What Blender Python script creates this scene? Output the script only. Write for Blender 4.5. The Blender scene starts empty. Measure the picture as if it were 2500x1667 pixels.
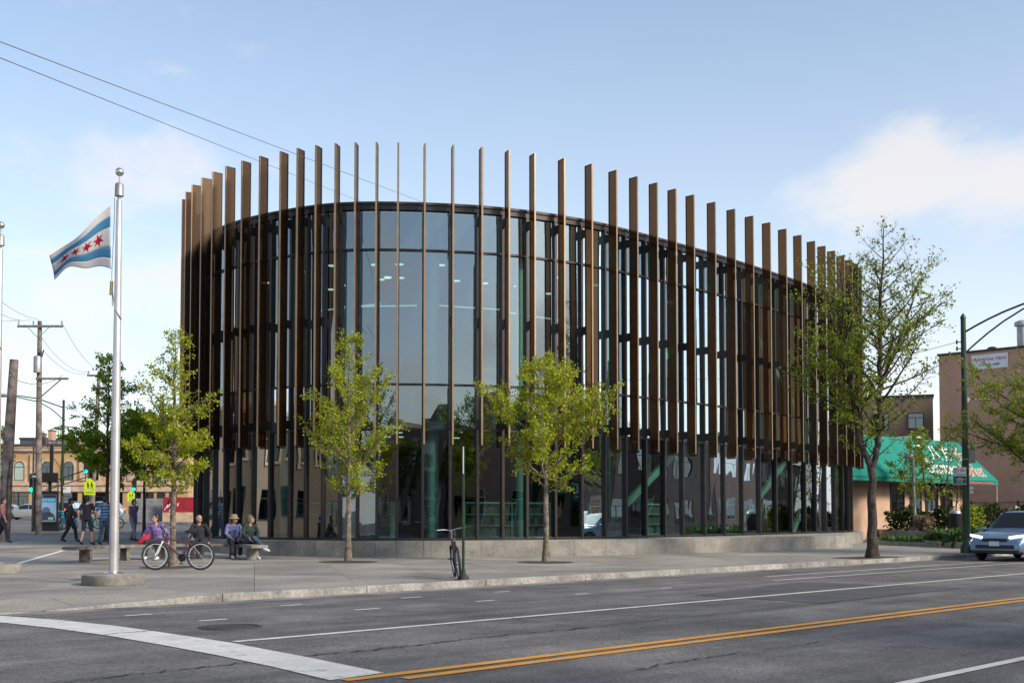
import bpy, bmesh, math, random
import numpy as np
from mathutils import Vector, Matrix
R_ = math.radians
SU_, CU_ = math.sin(math.atan(2930 / 2850.0)), math.cos(math.atan(2930 / 2850.0))
S = bpy.context.scene
# ---------------------------------------------------------------- camera
FOC, CH, PIT, CYP = 2850.0, 1.33, math.atan(124 / 2850.0), 833.5 + 297
cam_d = bpy.data.cameras.new('camera'); cam = bpy.data.objects.new('camera', cam_d)
S.collection.objects.link(cam); S.camera = cam
cam.location = (0, 0, CH); cam.rotation_euler = (math.pi / 2 + PIT, 0, 0)
cam_d.sensor_width = 36.0; cam_d.lens = 36.0 * FOC / 2500.0
cam_d.shift_y = 297 / 2500.0; cam_d.clip_start = 0.1; cam_d.clip_end = 3000
# ---------------------------------------------------------------- sky and sun
SUN_EL, SUN_AZ = R_(31), R_(122)          # azimuth measured from +Y towards +X
W = bpy.data.worlds.new('World'); S.world = W; W.use_nodes = True
nt = W.node_tree; nt.nodes.clear()
def N(t, typ, **kw):
    n = t.nodes.new(typ)
    for k, v in kw.items():
        if k.startswith('i_'): n.inputs[k[2:].replace('_', ' ')].default_value = v
        elif k.startswith('n_'): n.inputs[int(k[2:])].default_value = v
        else: setattr(n, k, v)
    return n
def build_sky():
    L = nt.links.new
    out = N(nt, 'ShaderNodeOutputWorld'); bg = N(nt, 'ShaderNodeBackground'); bg.inputs['Strength'].default_value = 0.1
    sky = N(nt, 'ShaderNodeTexSky'); sky.sky_type = 'NISHITA'; sky.sun_disc = False
    sky.sun_elevation = SUN_EL; sky.sun_rotation = SUN_AZ
    sky.altitude = 180; sky.air_density = 1.0; sky.dust_density = 1.2; sky.ozone_density = 1.1
    tc = N(nt, 'ShaderNodeTexCoord'); sep = N(nt, 'ShaderNodeSeparateXYZ'); L(tc.outputs['Generated'], sep.inputs[0])
    zc = N(nt, 'ShaderNodeMath', operation='MAXIMUM', n_1=0.0); L(sep.outputs['Z'], zc.inputs[0])
    mp = N(nt, 'ShaderNodeMapping'); mp.inputs['Scale'].default_value = (2.3, 2.3, 5.2); mp.inputs['Location'].default_value = (1.2, 7.7, 2.4); mp.inputs['Rotation'].default_value = (0, 0, R_(-6)); L(tc.outputs['Generated'], mp.inputs[0])
    n1 = N(nt, 'ShaderNodeTexNoise', i_Scale=1.0, i_Detail=10.0, i_Roughness=0.55, i_Distortion=0.15); L(mp.outputs[0], n1.inputs['Vector'])
    # hazy veil that thickens to the horizon, all round
    ex = N(nt, 'ShaderNodeMath', operation='MULTIPLY', n_1=-1 / 0.22); L(zc.outputs[0], ex.inputs[0])
    e2 = N(nt, 'ShaderNodeMath', operation='EXPONENT'); L(ex.outputs[0], e2.inputs[0])
    veil = N(nt, 'ShaderNodeMath', operation='MULTIPLY', n_1=0.95); L(e2.outputs[0], veil.inputs[0])
    n0 = N(nt, 'ShaderNodeTexNoise', i_Scale=1.1, i_Detail=3.0, i_Roughness=0.5); L(tc.outputs['Generated'], n0.inputs['Vector'])
    pr = N(nt, 'ShaderNodeMapRange'); pr.inputs['From Min'].default_value = 0.36; pr.inputs['From Max'].default_value = 0.60; pr.inputs['To Min'].default_value = 0.7; pr.inputs['To Max'].default_value = 1.0; L(n0.outputs['Fac'], pr.inputs['Value'])
    pv_ = N(nt, 'ShaderNodeMath', operation='MULTIPLY'); L(veil.outputs[0], pv_.inputs[0]); L(pr.outputs[0], pv_.inputs[1])
    m1 = N(nt, 'ShaderNodeMix', data_type='RGBA'); L(pv_.outputs[0], m1.inputs[0]); wb = N(nt, 'ShaderNodeVectorMath', operation='MULTIPLY'); wb.inputs[1].default_value = (0.86, 0.97, 1.0); L(sky.outputs[0], wb.inputs[0]); L(wb.outputs[0], m1.inputs['A']); m1.inputs['B'].default_value = (5.5, 5.3, 5.15, 1)
    # cumulus
    cov = N(nt, 'ShaderNodeMapRange'); cov.inputs['From Min'].default_value = 0.0; cov.inputs['From Max'].default_value = 0.55
    cov.inputs['To Min'].default_value = 0.06; cov.inputs['To Max'].default_value = -0.07; L(zc.outputs[0], cov.inputs['Value'])
    ad = N(nt, 'ShaderNodeMath', operation='ADD'); L(n1.outputs['Fac'], ad.inputs[0]); L(cov.outputs[0], ad.inputs[1])
    cm = N(nt, 'ShaderNodeMapRange'); cm.interpolation_type = 'SMOOTHSTEP'
    cm.inputs['From Min'].default_value = 0.50; cm.inputs['From Max'].default_value = 0.63; cm.inputs['To Max'].default_value = 0.7; L(ad.outputs[0], cm.inputs['Value'])
    m2 = N(nt, 'ShaderNodeMix', data_type='RGBA'); L(cm.outputs[0], m2.inputs[0]); L(m1.outputs['Result'], m2.inputs['A']); cc = N(nt, 'ShaderNodeMix', data_type='RGBA'); L(cm.outputs[0], cc.inputs[0]); cc.inputs['A'].default_value = (5.1, 4.75, 4.4, 1); cc.inputs['B'].default_value = (4.5, 4.2, 4.05, 1); L(cc.outputs['Result'], m2.inputs['B'])
    L(m2.outputs['Result'], bg.inputs['Color']); L(bg.outputs[0], out.inputs[0])
build_sky()
sun_d = bpy.data.lights.new('sun', 'SUN'); sun = bpy.data.objects.new('sun', sun_d); S.collection.objects.link(sun)
sun_d.energy = 2.3; sun_d.angle = R_(13); sun_d.color = (1.0, 0.87, 0.70)
sv = Vector((math.sin(SUN_AZ) * math.cos(SUN_EL), math.cos(SUN_AZ) * math.cos(SUN_EL), math.sin(SUN_EL)))
sun.rotation_euler = sv.to_track_quat('Z', 'Y').to_euler(); sun.location = sv * 60
S.view_settings.view_transform = 'Standard'; S.view_settings.look = 'None'; S.view_settings.gamma = 1.0
S.view_settings.use_curve_mapping = False; S.view_settings.exposure = 1.1
S.cycles.max_bounces = 7; S.cycles.transparent_max_bounces = 16; S.cycles.glossy_bounces = 4
# ---------------------------------------------------------------- helpers
COL = S.collection
def ray(x, y):
    dx = (x - 1250) / FOC; dy = (CYP - y) / FOC
    return Vector((dx, math.cos(PIT) - dy * math.sin(PIT), math.sin(PIT) + dy * math.cos(PIT)))
def G(x, y, z=0.0):                     # photograph point on the level z
    d = ray(x, y); return Vector((0, 0, CH)) + d * ((z - CH) / d.z)
def D(x, y, Y):                         # photograph point at the distance Y
    d = ray(x, y); return Vector((0, 0, CH)) + d * (Y / d.y)
def gz(X, Y):                           # the land climbs gently away to the left
    t = np.interp(Y, [0, 30, 42, 65, 130, 150, 900], [0, 0, .2, .45, 1.3, 1.45, 1.45])
    s = min(max((-8.0 - X) / 6.0, 0), 1); s = s * s * (3 - 2 * s)
    return float(t * s)
def GT(x, y):                           # photograph point on that land
    z = 0.0
    for _ in range(40):
        p = G(x, y, min(z, CH - 0.02)); z = 0.5 * z + 0.5 * gz(p.x, p.y)
    return Vector((p.x, p.y, z))
def GD(x, Y):                           # a point on the land at photograph column x and distance Y
    X = (x - 1250) / FOC * Y * 1.0; return Vector((X, Y, gz(X, Y)))
TH = math.atan(2930 / 2850.0); SU, CU = math.sin(TH), math.cos(TH)
def RD(u, v, z=0.0): return Vector((u * SU - v * CU, u * CU + v * SU, z))     # along / across the road
def UV(p): return (p.x * SU + p.y * CU, -p.x * CU + p.y * SU)
def tag(o, label=None, cat=None, group=None, kind=None):
    if label: o['label'] = label
    if cat: o['category'] = cat
    if group: o['group'] = group
    if kind: o['kind'] = kind
    return o
def empty(name, loc=(0, 0, 0), rz=0.0, label=None, cat=None, group=None):
    o = bpy.data.objects.new(name, None); COL.objects.link(o); o.location = loc; o.rotation_euler = (0, 0, rz)
    o.empty_display_size = 0.2
    return tag(o, label, cat, group)
def copy_tree(o, parent=None):
    c = o.copy(); COL.objects.link(c); c.parent = parent
    for ch in list(o.children): copy_tree(ch, c)
    return c
class MB:
    def __init__(s): s.v = []; s.f = []
    def add(s, vs, fs):
        b = len(s.v); s.v += [tuple(p) for p in vs]; s.f += [tuple(i + b for i in f) for f in fs]; return s
    def box(s, c, d, M=None):
        c = Vector(c); hx, hy, hz = d[0] / 2, d[1] / 2, d[2] / 2
        vs = [Vector((x, y, z)) for z in (-hz, hz) for y in (-hy, hy) for x in (-hx, hx)]
        if M is not None: vs = [M @ p for p in vs]
        return s.add([p + c for p in vs], [(0, 2, 3, 1), (4, 5, 7, 6), (0, 1, 5, 4), (1, 3, 7, 5), (3, 2, 6, 7), (2, 0, 4, 6)])
    def tube(s, pts, rad, n=8, caps=True, flat=1.0):
        pts = [Vector(p) for p in pts]
        if not hasattr(rad, '__len__'): rad = [rad] * len(pts)
        b = len(s.v); ref = None
        for i, p in enumerate(pts):
            a = pts[max(i - 1, 0)]; c = pts[min(i + 1, len(pts) - 1)]
            t = (c - a)
            t = t.normalized() if t.length > 1e-9 else Vector((0, 0, 1))
            if ref is None: ref = Vector((0, 0, 1)) if abs(t.z) < .9 else Vector((1, 0, 0))
            x = ref - t * ref.dot(t)
            x = x.normalized() if x.length > 1e-6 else t.orthogonal().normalized()
            y = t.cross(x); ref = x
            for k in range(n):
                a_ = 2 * math.pi * k / n
                s.v.append(tuple(p + (x * math.cos(a_) + y * (math.sin(a_) * flat)) * rad[i]))
        for i in range(len(pts) - 1):
            for k in range(n):
                s.f.append((b + i * n + k, b + i * n + (k + 1) % n, b + (i + 1) * n + (k + 1) % n, b + (i + 1) * n + k))
        if caps:
            s.f.append(tuple(b + k for k in reversed(range(n)))); e = b + (len(pts) - 1) * n
            s.f.append(tuple(e + k for k in range(n)))
        return s
    def prism(s, poly, z0, z1):
        n = len(poly); b = len(s.v)
        zf0 = z0 if callable(z0) else (lambda x, y: z0); zf1 = z1 if callable(z1) else (lambda x, y: z1)
        s.v += [(p[0], p[1], zf0(p[0], p[1])) for p in poly] + [(p[0], p[1], zf1(p[0], p[1])) for p in poly]
        s.f.append(tuple(b + i for i in reversed(range(n)))); s.f.append(tuple(b + n + i for i in range(n)))
        for i in range(n):
            j = (i + 1) % n; s.f.append((b + i, b + j, b + n + j, b + n + i))
        return s
    def lathe(s, prof, n=20, c=(0, 0, 0)):
        b = len(s.v)
        for r, z in prof:
            for k in range(n):
                a = 2 * math.pi * k / n; s.v.append((c[0] + r * math.cos(a), c[1] + r * math.sin(a), c[2] + z))
        for i in range(len(prof) - 1):
            for k in range(n): s.f.append((b + i * n + k, b + i * n + (k + 1) % n, b + (i + 1) * n + (k + 1) % n, b + (i + 1) * n + k))
        if prof[0][0] > 1e-5: s.f.append(tuple(b + k for k in reversed(range(n))))
        e = b + (len(prof) - 1) * n
        if prof[-1][0] > 1e-5: s.f.append(tuple(e + k for k in range(n)))
        return s
    def ball(s, c, r, n=12, m=8, sc=(1, 1, 1), M=None):
        b = len(s.v); c = Vector(c)
        for i in range(m + 1):
            t = math.pi * i / m
            for k in range(n):
                a = 2 * math.pi * k / n
                p = Vector((r * sc[0] * math.sin(t) * math.cos(a), r * sc[1] * math.sin(t) * math.sin(a), -r * sc[2] * math.cos(t)))
                if M is not None: p = M @ p
                s.v.append(tuple(p + c))
        for i in range(m):
            for k in range(n): s.f.append((b + i * n + k, b + i * n + (k + 1) % n, b + (i + 1) * n + (k + 1) % n, b + (i + 1) * n + k))
        return s
    def torus(s, c, R, r, axis='Y', n=28, m=8):
        b = len(s.v); c = Vector(c)
        for i in range(n):
            a = 2 * math.pi * i / n
            for k in range(m):
                t = 2 * math.pi * k / m; q = R + r * math.cos(t)
                p = (q * math.cos(a), r * math.sin(t), q * math.sin(a)) if axis == 'Y' else (q * math.cos(a), q * math.sin(a), r * math.sin(t))
                s.v.append(tuple(c + Vector(p)))
        for i in range(n):
            for k in range(m): s.f.append((b + i * m + k, b + ((i + 1) % n) * m + k, b + ((i + 1) % n) * m + (k + 1) % m, b + i * m + (k + 1) % m))
        return s
    def mesh(s, name, mat, smooth=False):
        me = bpy.data.meshes.new(name); me.from_pydata(s.v, [], s.f)
        bm = bmesh.new(); bm.from_mesh(me); bmesh.ops.recalc_face_normals(bm, faces=bm.faces); bm.to_mesh(me); bm.free()
        me.materials.append(mat)
        if smooth:
            me.polygons.foreach_set('use_smooth', [True] * len(me.polygons))
            try: me.set_sharp_from_angle(angle=R_(40))
            except Exception: pass
        return me
    def build(s, name, mat, parent=None, smooth=False, bevel=0.0):
        o = bpy.data.objects.new(name, s.mesh(name, mat, smooth)); COL.objects.link(o); o.parent = parent
        if bevel:
            b = o.modifiers.new('bevel', 'BEVEL'); b.width = bevel; b.segments = 2; b.limit_method = 'ANGLE'
        return o
def inst(name, me, parent=None, loc=(0, 0, 0), rz=0.0):
    o = bpy.data.objects.new(name, me); COL.objects.link(o); o.parent = parent; o.location = loc; o.rotation_euler = (0, 0, rz); return o
def text(name, body, size, mat, parent, loc, rot, align='CENTER', sx=1.0, ext=0.004):
    c = bpy.data.curves.new(name, 'FONT'); c.body = body; c.size = size; c.align_x = align; c.align_y = 'CENTER'; c.extrude = ext
    c.materials.append(mat)
    o = bpy.data.objects.new(name, c); COL.objects.link(o); bpy.context.view_layer.update()
    me = bpy.data.meshes.new_from_object(o.evaluated_get(bpy.context.evaluated_depsgraph_get())); bpy.data.objects.remove(o)
    me.materials.clear(); me.materials.append(mat)
    o = bpy.data.objects.new(name, me); COL.objects.link(o); o.parent = parent; o.location = loc; o.rotation_euler = rot; o.scale = (sx, 1, 1)
    return o
# ---------------------------------------------------------------- materials
def mat(name, col, rough=0.7, metal=0.0, var=0.12, scale=3.0, bump=0.0, bscale=None, col2=None, spec=0.5, coat=0.0, emit=None, es=0.0, detail=6.0):
    m = bpy.data.materials.new(name); m.use_nodes = True; t = m.node_tree; L = t.links.new
    b = t.nodes['Principled BSDF']
    b.inputs['Roughness'].default_value = rough; b.inputs['Metallic'].default_value = metal
    b.inputs['Specular IOR Level'].default_value = spec; b.inputs['Coat Weight'].default_value = coat
    tc = N(t, 'ShaderNodeTexCoord'); geo = N(t, 'ShaderNodeNewGeometry')
    n = N(t, 'ShaderNodeTexNoise', i_Scale=scale, i_Detail=detail, i_Roughness=0.6); L(geo.outputs['Position'], n.inputs['Vector'])
    c2 = col2 if col2 else tuple(max(c * (1 - 2.2 * var), 0) for c in col)
    c1 = col if col2 else tuple(min(c * (1 + 1.2 * var), 1) for c in col)
    r = N(t, 'ShaderNodeMapRange'); r.inputs['From Min'].default_value = 0.34; r.inputs['From Max'].default_value = 0.66; L(n.outputs['Fac'], r.inputs['Value'])
    mx = N(t, 'ShaderNodeMix', data_type='RGBA'); L(r.outputs[0], mx.inputs[0]); mx.inputs['A'].default_value = (*c2, 1); mx.inputs['B'].default_value = (*c1, 1)
    L(mx.outputs['Result'], b.inputs['Base Color'])
    if bump:
        n2 = N(t, 'ShaderNodeTexNoise', i_Scale=bscale or scale * 8, i_Detail=4.0); L(geo.outputs['Position'], n2.inputs['Vector'])
        bp = N(t, 'ShaderNodeBump', i_Strength=bump, i_Distance=0.02); L(n2.outputs['Fac'], bp.inputs['Height']); L(bp.outputs[0], b.inputs['Normal'])
    if emit:
        b.inputs['Emission Color'].default_value = (*emit, 1); b.inputs['Emission Strength'].default_value = es
    return m
def speck(m, scale, amt, lo=0.35, hi=0.65):
    """multiplies the base colour with a second, finer grain"""
    t = m.node_tree; L = t.links.new; b = t.nodes['Principled BSDF']; src = b.inputs['Base Color'].links[0].from_socket
    geo = N(t, 'ShaderNodeNewGeometry'); n = N(t, 'ShaderNodeTexNoise', i_Scale=scale, i_Detail=3.0); L(geo.outputs['Position'], n.inputs['Vector'])
    r = N(t, 'ShaderNodeMapRange'); r.inputs['From Min'].default_value = lo; r.inputs['From Max'].default_value = hi
    r.inputs['To Min'].default_value = 1 - amt; r.inputs['To Max'].default_value = 1 + amt; L(n.outputs['Fac'], r.inputs['Value'])
    mx = N(t, 'ShaderNodeVectorMath', operation='SCALE'); L(src, mx.inputs[0]); L(r.outputs[0], mx.inputs['Scale'])
    for l in list(b.inputs['Base Color'].links): t.links.remove(l)
    L(mx.outputs[0], b.inputs['Base Color']); return m
def brick(name, c1, c2, mortar, sc=1.0, rot=0.0):
    m = mat(name, c1, 0.85, bump=0.0); t = m.node_tree; L = t.links.new; b = t.nodes['Principled BSDF']
    tc = N(t, 'ShaderNodeTexCoord'); br = N(t, 'ShaderNodeTexBrick', i_Scale=1.0)
    br.inputs['Color1'].default_value = (*c1, 1); br.inputs['Color2'].default_value = (*c2, 1); br.inputs['Mortar'].default_value = (*mortar, 1)
    br.inputs['Brick Width'].default_value = 0.24 * sc; br.inputs['Row Height'].default_value = 0.08 * sc; br.inputs['Mortar Size'].default_value = 0.012 * sc; br.inputs['Bias'].default_value = -0.1
    sp = N(t, 'ShaderNodeSeparateXYZ'); L(tc.outputs['Object'], sp.inputs[0]); cb = N(t, 'ShaderNodeCombineXYZ')
    ad = N(t, 'ShaderNodeMath', operation='ADD'); L(sp.outputs['X'], ad.inputs[0]); L(sp.outputs['Y'], ad.inputs[1])
    L(ad.outputs[0], cb.inputs['X']); L(sp.outputs['Z'], cb.inputs['Y']); L(cb.outputs[0], br.inputs['Vector'])
    n = N(t, 'ShaderNodeTexNoise', i_Scale=0.6, i_Detail=6.0); L(tc.outputs['Object'], n.inputs['Vector'])
    r = N(t, 'ShaderNodeMapRange'); r.inputs['To Min'].default_value = 0.72; r.inputs['To Max'].default_value = 1.22; L(n.outputs['Fac'], r.inputs['Value'])
    mx = N(t, 'ShaderNodeVectorMath', operation='SCALE'); L(br.outputs['Color'], mx.inputs[0]); L(r.outputs[0], mx.inputs['Scale'])
    for l in list(b.inputs['Base Color'].links): t.links.remove(l)
    L(mx.outputs[0], b.inputs['Base Color'])
    bp = N(t, 'ShaderNodeBump', i_Strength=0.5, i_Distance=0.02); bp.invert = True; L(br.outputs['Fac'], bp.inputs['Height']); L(bp.outputs[0], b.inputs['Normal'])
    return m
def glass(name, tint, refl=0.3, rough=0.0, wave=0.0):
    """thin architectural pane: tinted see-through plus coated mirror reflection"""
    m = bpy.data.materials.new(name); m.use_nodes = True; t = m.node_tree; t.nodes.clear(); L = t.links.new
    o = N(t, 'ShaderNodeOutputMaterial'); tr = N(t, 'ShaderNodeBsdfTransparent'); tr.inputs[0].default_value = (*tint, 1)
    gl = N(t, 'ShaderNodeBsdfGlossy'); gl.inputs['Roughness'].default_value = rough; gl.inputs['Color'].default_value = (0.80, 0.92, 1.0, 1)
    lw = N(t, 'ShaderNodeFresnel', i_IOR=1.52); mr = N(t, 'ShaderNodeMapRange'); mr.inputs['From Min'].default_value = 0.04; mr.inputs['To Min'].default_value = refl; mr.inputs['To Max'].default_value = 0.8
    L(lw.outputs[0], mr.inputs['Value']); mx = N(t, 'ShaderNodeMixShader'); L(mr.outputs[0], mx.inputs[0]); L(tr.outputs[0], mx.inputs[1]); L(gl.outputs[0], mx.inputs[2]); L(mx.outputs[0], o.inputs[0])
    if wave:
        geo = N(t, 'ShaderNodeNewGeometry'); n = N(t, 'ShaderNodeTexNoise', i_Scale=0.55, i_Detail=1.0); L(geo.outputs['Position'], n.inputs['Vector'])
        bp = N(t, 'ShaderNodeBump', i_Strength=wave, i_Distance=0.05); L(n.outputs['Fac'], bp.inputs['Height']); L(bp.outputs[0], gl.inputs['Normal'])
    return m
def leafmat(name, a, b_, tr=0.45):
    m = bpy.data.materials.new(name); m.use_nodes = True; t = m.node_tree; L = t.links.new
    p = t.nodes['Principled BSDF']; o = t.nodes['Material Output']; p.inputs['Roughness'].default_value = 0.55; p.inputs['Specular IOR Level'].default_value = 0.3
    geo = N(t, 'ShaderNodeNewGeometry'); n = N(t, 'ShaderNodeTexNoise', i_Scale=1.7, i_Detail=8.0, i_Roughness=0.8); L(geo.outputs['Position'], n.inputs['Vector'])
    r = N(t, 'ShaderNodeMapRange'); r.inputs['From Min'].default_value = 0.36; r.inputs['From Max'].default_value = 0.64; L(n.outputs['Fac'], r.inputs['Value'])
    at = N(t, 'ShaderNodeAttribute'); at.attribute_name = 'rnd'; av = N(t, 'ShaderNodeMath', operation='MULTIPLY_ADD', n_1=0.75); L(at.outputs['Fac'], av.inputs[0]); hv = N(t, 'ShaderNodeMath', operation='MULTIPLY', n_1=0.5); L(r.outputs[0], hv.inputs[0]); L(hv.outputs[0], av.inputs[2])
    mx = N(t, 'ShaderNodeMix', data_type='RGBA'); L(av.outputs[0], mx.inputs[0]); mx.inputs['A'].default_value = (*[c * .75 for c in a], 1); mx.inputs['B'].default_value = (*b_, 1)
    L(mx.outputs['Result'], p.inputs['Base Color']); tl = N(t, 'ShaderNodeBsdfTranslucent'); L(mx.outputs['Result'], tl.inputs[0])
    ms = N(t, 'ShaderNodeMixShader'); ms.inputs[0].default_value = tr; L(p.outputs[0], ms.inputs[1]); L(tl.outputs[0], ms.inputs[2]); L(ms.outputs[0], o.inputs[0])
    return m
def perforated(name, col, open_):
    m = tone(mat(name, col, 0.36, 0.6, var=0.07, scale=0.5), 0.12); t = m.node_tree; L = t.links.new; b = t.nodes['Principled BSDF']; o = t.nodes['Material Output']
    speck(m, 90.0, 0.12)
    tr = N(t, 'ShaderNodeBsdfTransparent'); tr.inputs[0].default_value = (0.86, 0.575, 0.36, 1); ms = N(t, 'ShaderNodeMixShader'); ms.inputs[0].default_value = open_
    L(b.outputs[0], ms.inputs[1]); L(tr.outputs[0], ms.inputs[2]); L(ms.outputs[0], o.inputs[0]); return m
def tone(m, amt):
    t = m.node_tree; L = t.links.new; b = t.nodes['Principled BSDF']; src = b.inputs['Base Color'].links[0].from_socket; oi = N(t, 'ShaderNodeObjectInfo')
    r = N(t, 'ShaderNodeMapRange'); r.inputs['To Min'].default_value = 1 - amt; r.inputs['To Max'].default_value = 1 + amt; L(oi.outputs['Random'], r.inputs['Value'])
    mx = N(t, 'ShaderNodeVectorMath', operation='SCALE'); L(src, mx.inputs[0]); L(r.outputs[0], mx.inputs['Scale'])
    for l in list(b.inputs['Base Color'].links): t.links.remove(l)
    L(mx.outputs[0], b.inputs['Base Color']); return m
def streak(m, rot, sc, amt, lo=.38, hi=.62):
    t = m.node_tree; L = t.links.new; b = t.nodes['Principled BSDF']; src = b.inputs['Base Color'].links[0].from_socket; geo = N(t, 'ShaderNodeNewGeometry')
    mp = N(t, 'ShaderNodeMapping'); mp.vector_type = 'TEXTURE'; mp.inputs['Rotation'].default_value = (0, 0, rot); mp.inputs['Scale'].default_value = sc; L(geo.outputs['Position'], mp.inputs[0])
    n = N(t, 'ShaderNodeTexNoise', i_Scale=1.0, i_Detail=5.0, i_Roughness=0.6); L(mp.outputs[0], n.inputs['Vector'])
    r = N(t, 'ShaderNodeMapRange'); r.inputs['From Min'].default_value = lo; r.inputs['From Max'].default_value = hi; r.inputs['To Min'].default_value = 1 - amt; r.inputs['To Max'].default_value = 1 + amt; L(n.outputs['Fac'], r.inputs['Value'])
    mx = N(t, 'ShaderNodeVectorMath', operation='SCALE'); L(src, mx.inputs[0]); L(r.outputs[0], mx.inputs['Scale'])
    for l in list(b.inputs['Base Color'].links): t.links.remove(l)
    L(mx.outputs[0], b.inputs['Base Color']); return m
M = {}
M['asphalt'] = speck(speck(streak(mat('asphalt', (0.128, 0.122, 0.119), 0.88, var=0.15, scale=0.5, bump=0.6, bscale=90), math.atan2(CU_, SU_), (9.0, 0.75, 1), 0.24), 34, 0.38), 1.6, 0.14)
M['patch'] = speck(mat('asphalt_patch', (0.075, 0.074, 0.078), 0.88, var=0.12, scale=1.2, bump=0.5, bscale=90), 40, 0.3)
M['crack'] = mat('tar', (0.035, 0.034, 0.034), 0.8)
M['gutter'] = speck(mat('gutter_concrete', (0.20, 0.195, 0.19), 0.9, var=0.25, scale=0.8, bump=0.3), 22, 0.2)
M['slab'] = tone(speck(speck(mat('paving_concrete', (0.285, 0.266, 0.238), 0.9, var=0.16, scale=0.45, bump=0.3, bscale=60), 22, 0.18), 9.0, 0.12, 0.6, 0.75), 0.10)
M['concrete'] = speck(mat('cast_concrete', (0.25, 0.24, 0.215), 0.85, var=0.16, scale=1.2, bump=0.25), 14, 0.12)
M['kerb'] = speck(mat('kerb_concrete', (0.29, 0.28, 0.265), 0.9, var=0.22, scale=1.4, bump=0.3), 16, 0.2)
M['joint'] = mat('joint_filler', (0.19, 0.18, 0.165), 0.95)
def worn(name, c):                       # road paint rubbed through to the asphalt
    m = mat(name, c, 0.75, var=0.06); t = m.node_tree; L = t.links.new; b = t.nodes['Principled BSDF']; src = b.inputs['Base Color'].links[0].from_socket
    geo = N(t, 'ShaderNodeNewGeometry'); n = N(t, 'ShaderNodeTexNoise', i_Scale=7.0, i_Detail=10.0, i_Roughness=0.72); L(geo.outputs['Position'], n.inputs['Vector'])
    r = N(t, 'ShaderNodeMapRange'); r.inputs['From Min'].default_value = 0.55; r.inputs['From Max'].default_value = 0.70; r.inputs['To Max'].default_value = 0.8; L(n.outputs['Fac'], r.inputs['Value'])
    mx = N(t, 'ShaderNodeMix', data_type='RGBA'); L(r.outputs[0], mx.inputs[0]); L(src, mx.inputs['A']); mx.inputs['B'].default_value = (0.12, 0.12, 0.12, 1)
    for l in list(b.inputs['Base Color'].links): t.links.remove(l)
    L(mx.outputs['Result'], b.inputs['Base Color']); return m
M['wpaint'] = worn('white_road_paint', (0.56, 0.56, 0.53)); M['ypaint'] = worn('yellow_road_paint', (0.60, 0.27, 0.03))
M['fin'] = perforated('bronze_perforated_sheet', (0.050, 0.034, 0.021), 0.40)
M['fin_edge'] = mat('bronze_edge_sky_lit', (0.29, 0.20, 0.12), 0.4, 0.35, var=0.08)  # edge bronze lightened: the sky light on it is put into the colour
M['black'] = mat('black_anodised', (0.018, 0.016, 0.018), 0.45, 0.2)
M['mull'] = mat('dark_bronze_mullion', (0.030, 0.024, 0.024), 0.4, 0.3)
M['capping'] = mat('parapet_capping', (0.055, 0.045, 0.05), 0.5, 0.3)
M['glass'] = glass('library_glass', (0.27, 0.46, 0.42), 0.24, wave=0.12)
M['spandrel_back'] = mat('spandrel_backing', (0.16, 0.17, 0.16), 0.7)
M['teal'] = mat('pale_painted_steel', (0.80, 0.88, 0.84), 0.5, var=0.04)
M['inwall'] = mat('interior_plaster', (0.16, 0.155, 0.15), 0.8); M['infloor'] = mat('interior_floor', (0.07, 0.06, 0.055), 0.5)
M['inceil'] = mat('interior_ceiling', (0.12, 0.12, 0.12), 0.9)
M['wood'] = mat('interior_wood', (0.28, 0.17, 0.09), 0.6)
M['lamp_on'] = mat('lit_downlight', (0.9, 0.9, 0.85), 0.5, emit=(1.0, 0.95, 0.85), es=0.8)
M['line_on'] = mat('lit_linear_lamp', (0.8, 0.85, 0.8), 0.5, emit=(0.9, 1.0, 0.95), es=0.35)
M['roofing'] = mat('roof_membrane', (0.22, 0.21, 0.2), 0.9)
M['pole_metal'] = mat('brushed_aluminium', (0.62, 0.60, 0.60), 0.42, 0.75, var=0.06, scale=2)
M['bright_metal'] = mat('bright_metal', (0.7, 0.68, 0.64), 0.25, 0.95, var=0.05)
M['chrome'] = mat('chrome', (0.75, 0.75, 0.76), 0.15, 1.0, var=0.03)
M['rubber'] = mat('rubber', (0.025, 0.025, 0.027), 0.8)
M['blackplastic'] = mat('black_plastic', (0.022, 0.022, 0.024), 0.5)
M['timber'] = speck(mat('weathered_timber', (0.19, 0.16, 0.145), 0.9, var=0.25, scale=5, bump=0.4), 25, 0.3)
M['pole_wood'] = speck(mat('pole_timber', (0.20, 0.165, 0.15), 0.92, var=0.3, scale=3, bump=0.5), 30, 0.25)
M['bark'] = speck(mat('grey_bark', (0.19, 0.155, 0.125), 0.95, var=0.3, scale=8, bump=0.6), 30, 0.3)
M['bark_dark'] = speck(mat('dark_bark', (0.06, 0.048, 0.04), 0.95, var=0.3, scale=6, bump=0.6), 30, 0.3)
M['mulch'] = speck(mat('mulch', (0.05, 0.04, 0.033), 0.95, var=0.3, scale=12, bump=0.6), 40, 0.4)
M['leaf1'] = leafmat('fresh_leaf', (0.20, 0.27, 0.016), (0.46, 0.50, 0.03), 0.5); M['leaf2'] = leafmat('mid_leaf', (0.13, 0.20, 0.018), (0.30, 0.36, 0.03), 0.5)
M['leaf3'] = leafmat('dark_green_leaf', (0.07, 0.125, 0.016), (0.17, 0.23, 0.03)); M['hedge'] = leafmat('hedge_leaf', (0.025, 0.045, 0.012), (0.075, 0.10, 0.025), 0.25)  # first one: deeper green leaves for the trees across the street
M['leaf4'] = leafmat('green_leaf', (0.14, 0.25, 0.012), (0.32, 0.44, 0.025), 0.55)
M['grass'] = leafmat('groundcover_leaf', (0.03, 0.07, 0.02), (0.075, 0.14, 0.035), 0.3)
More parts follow.
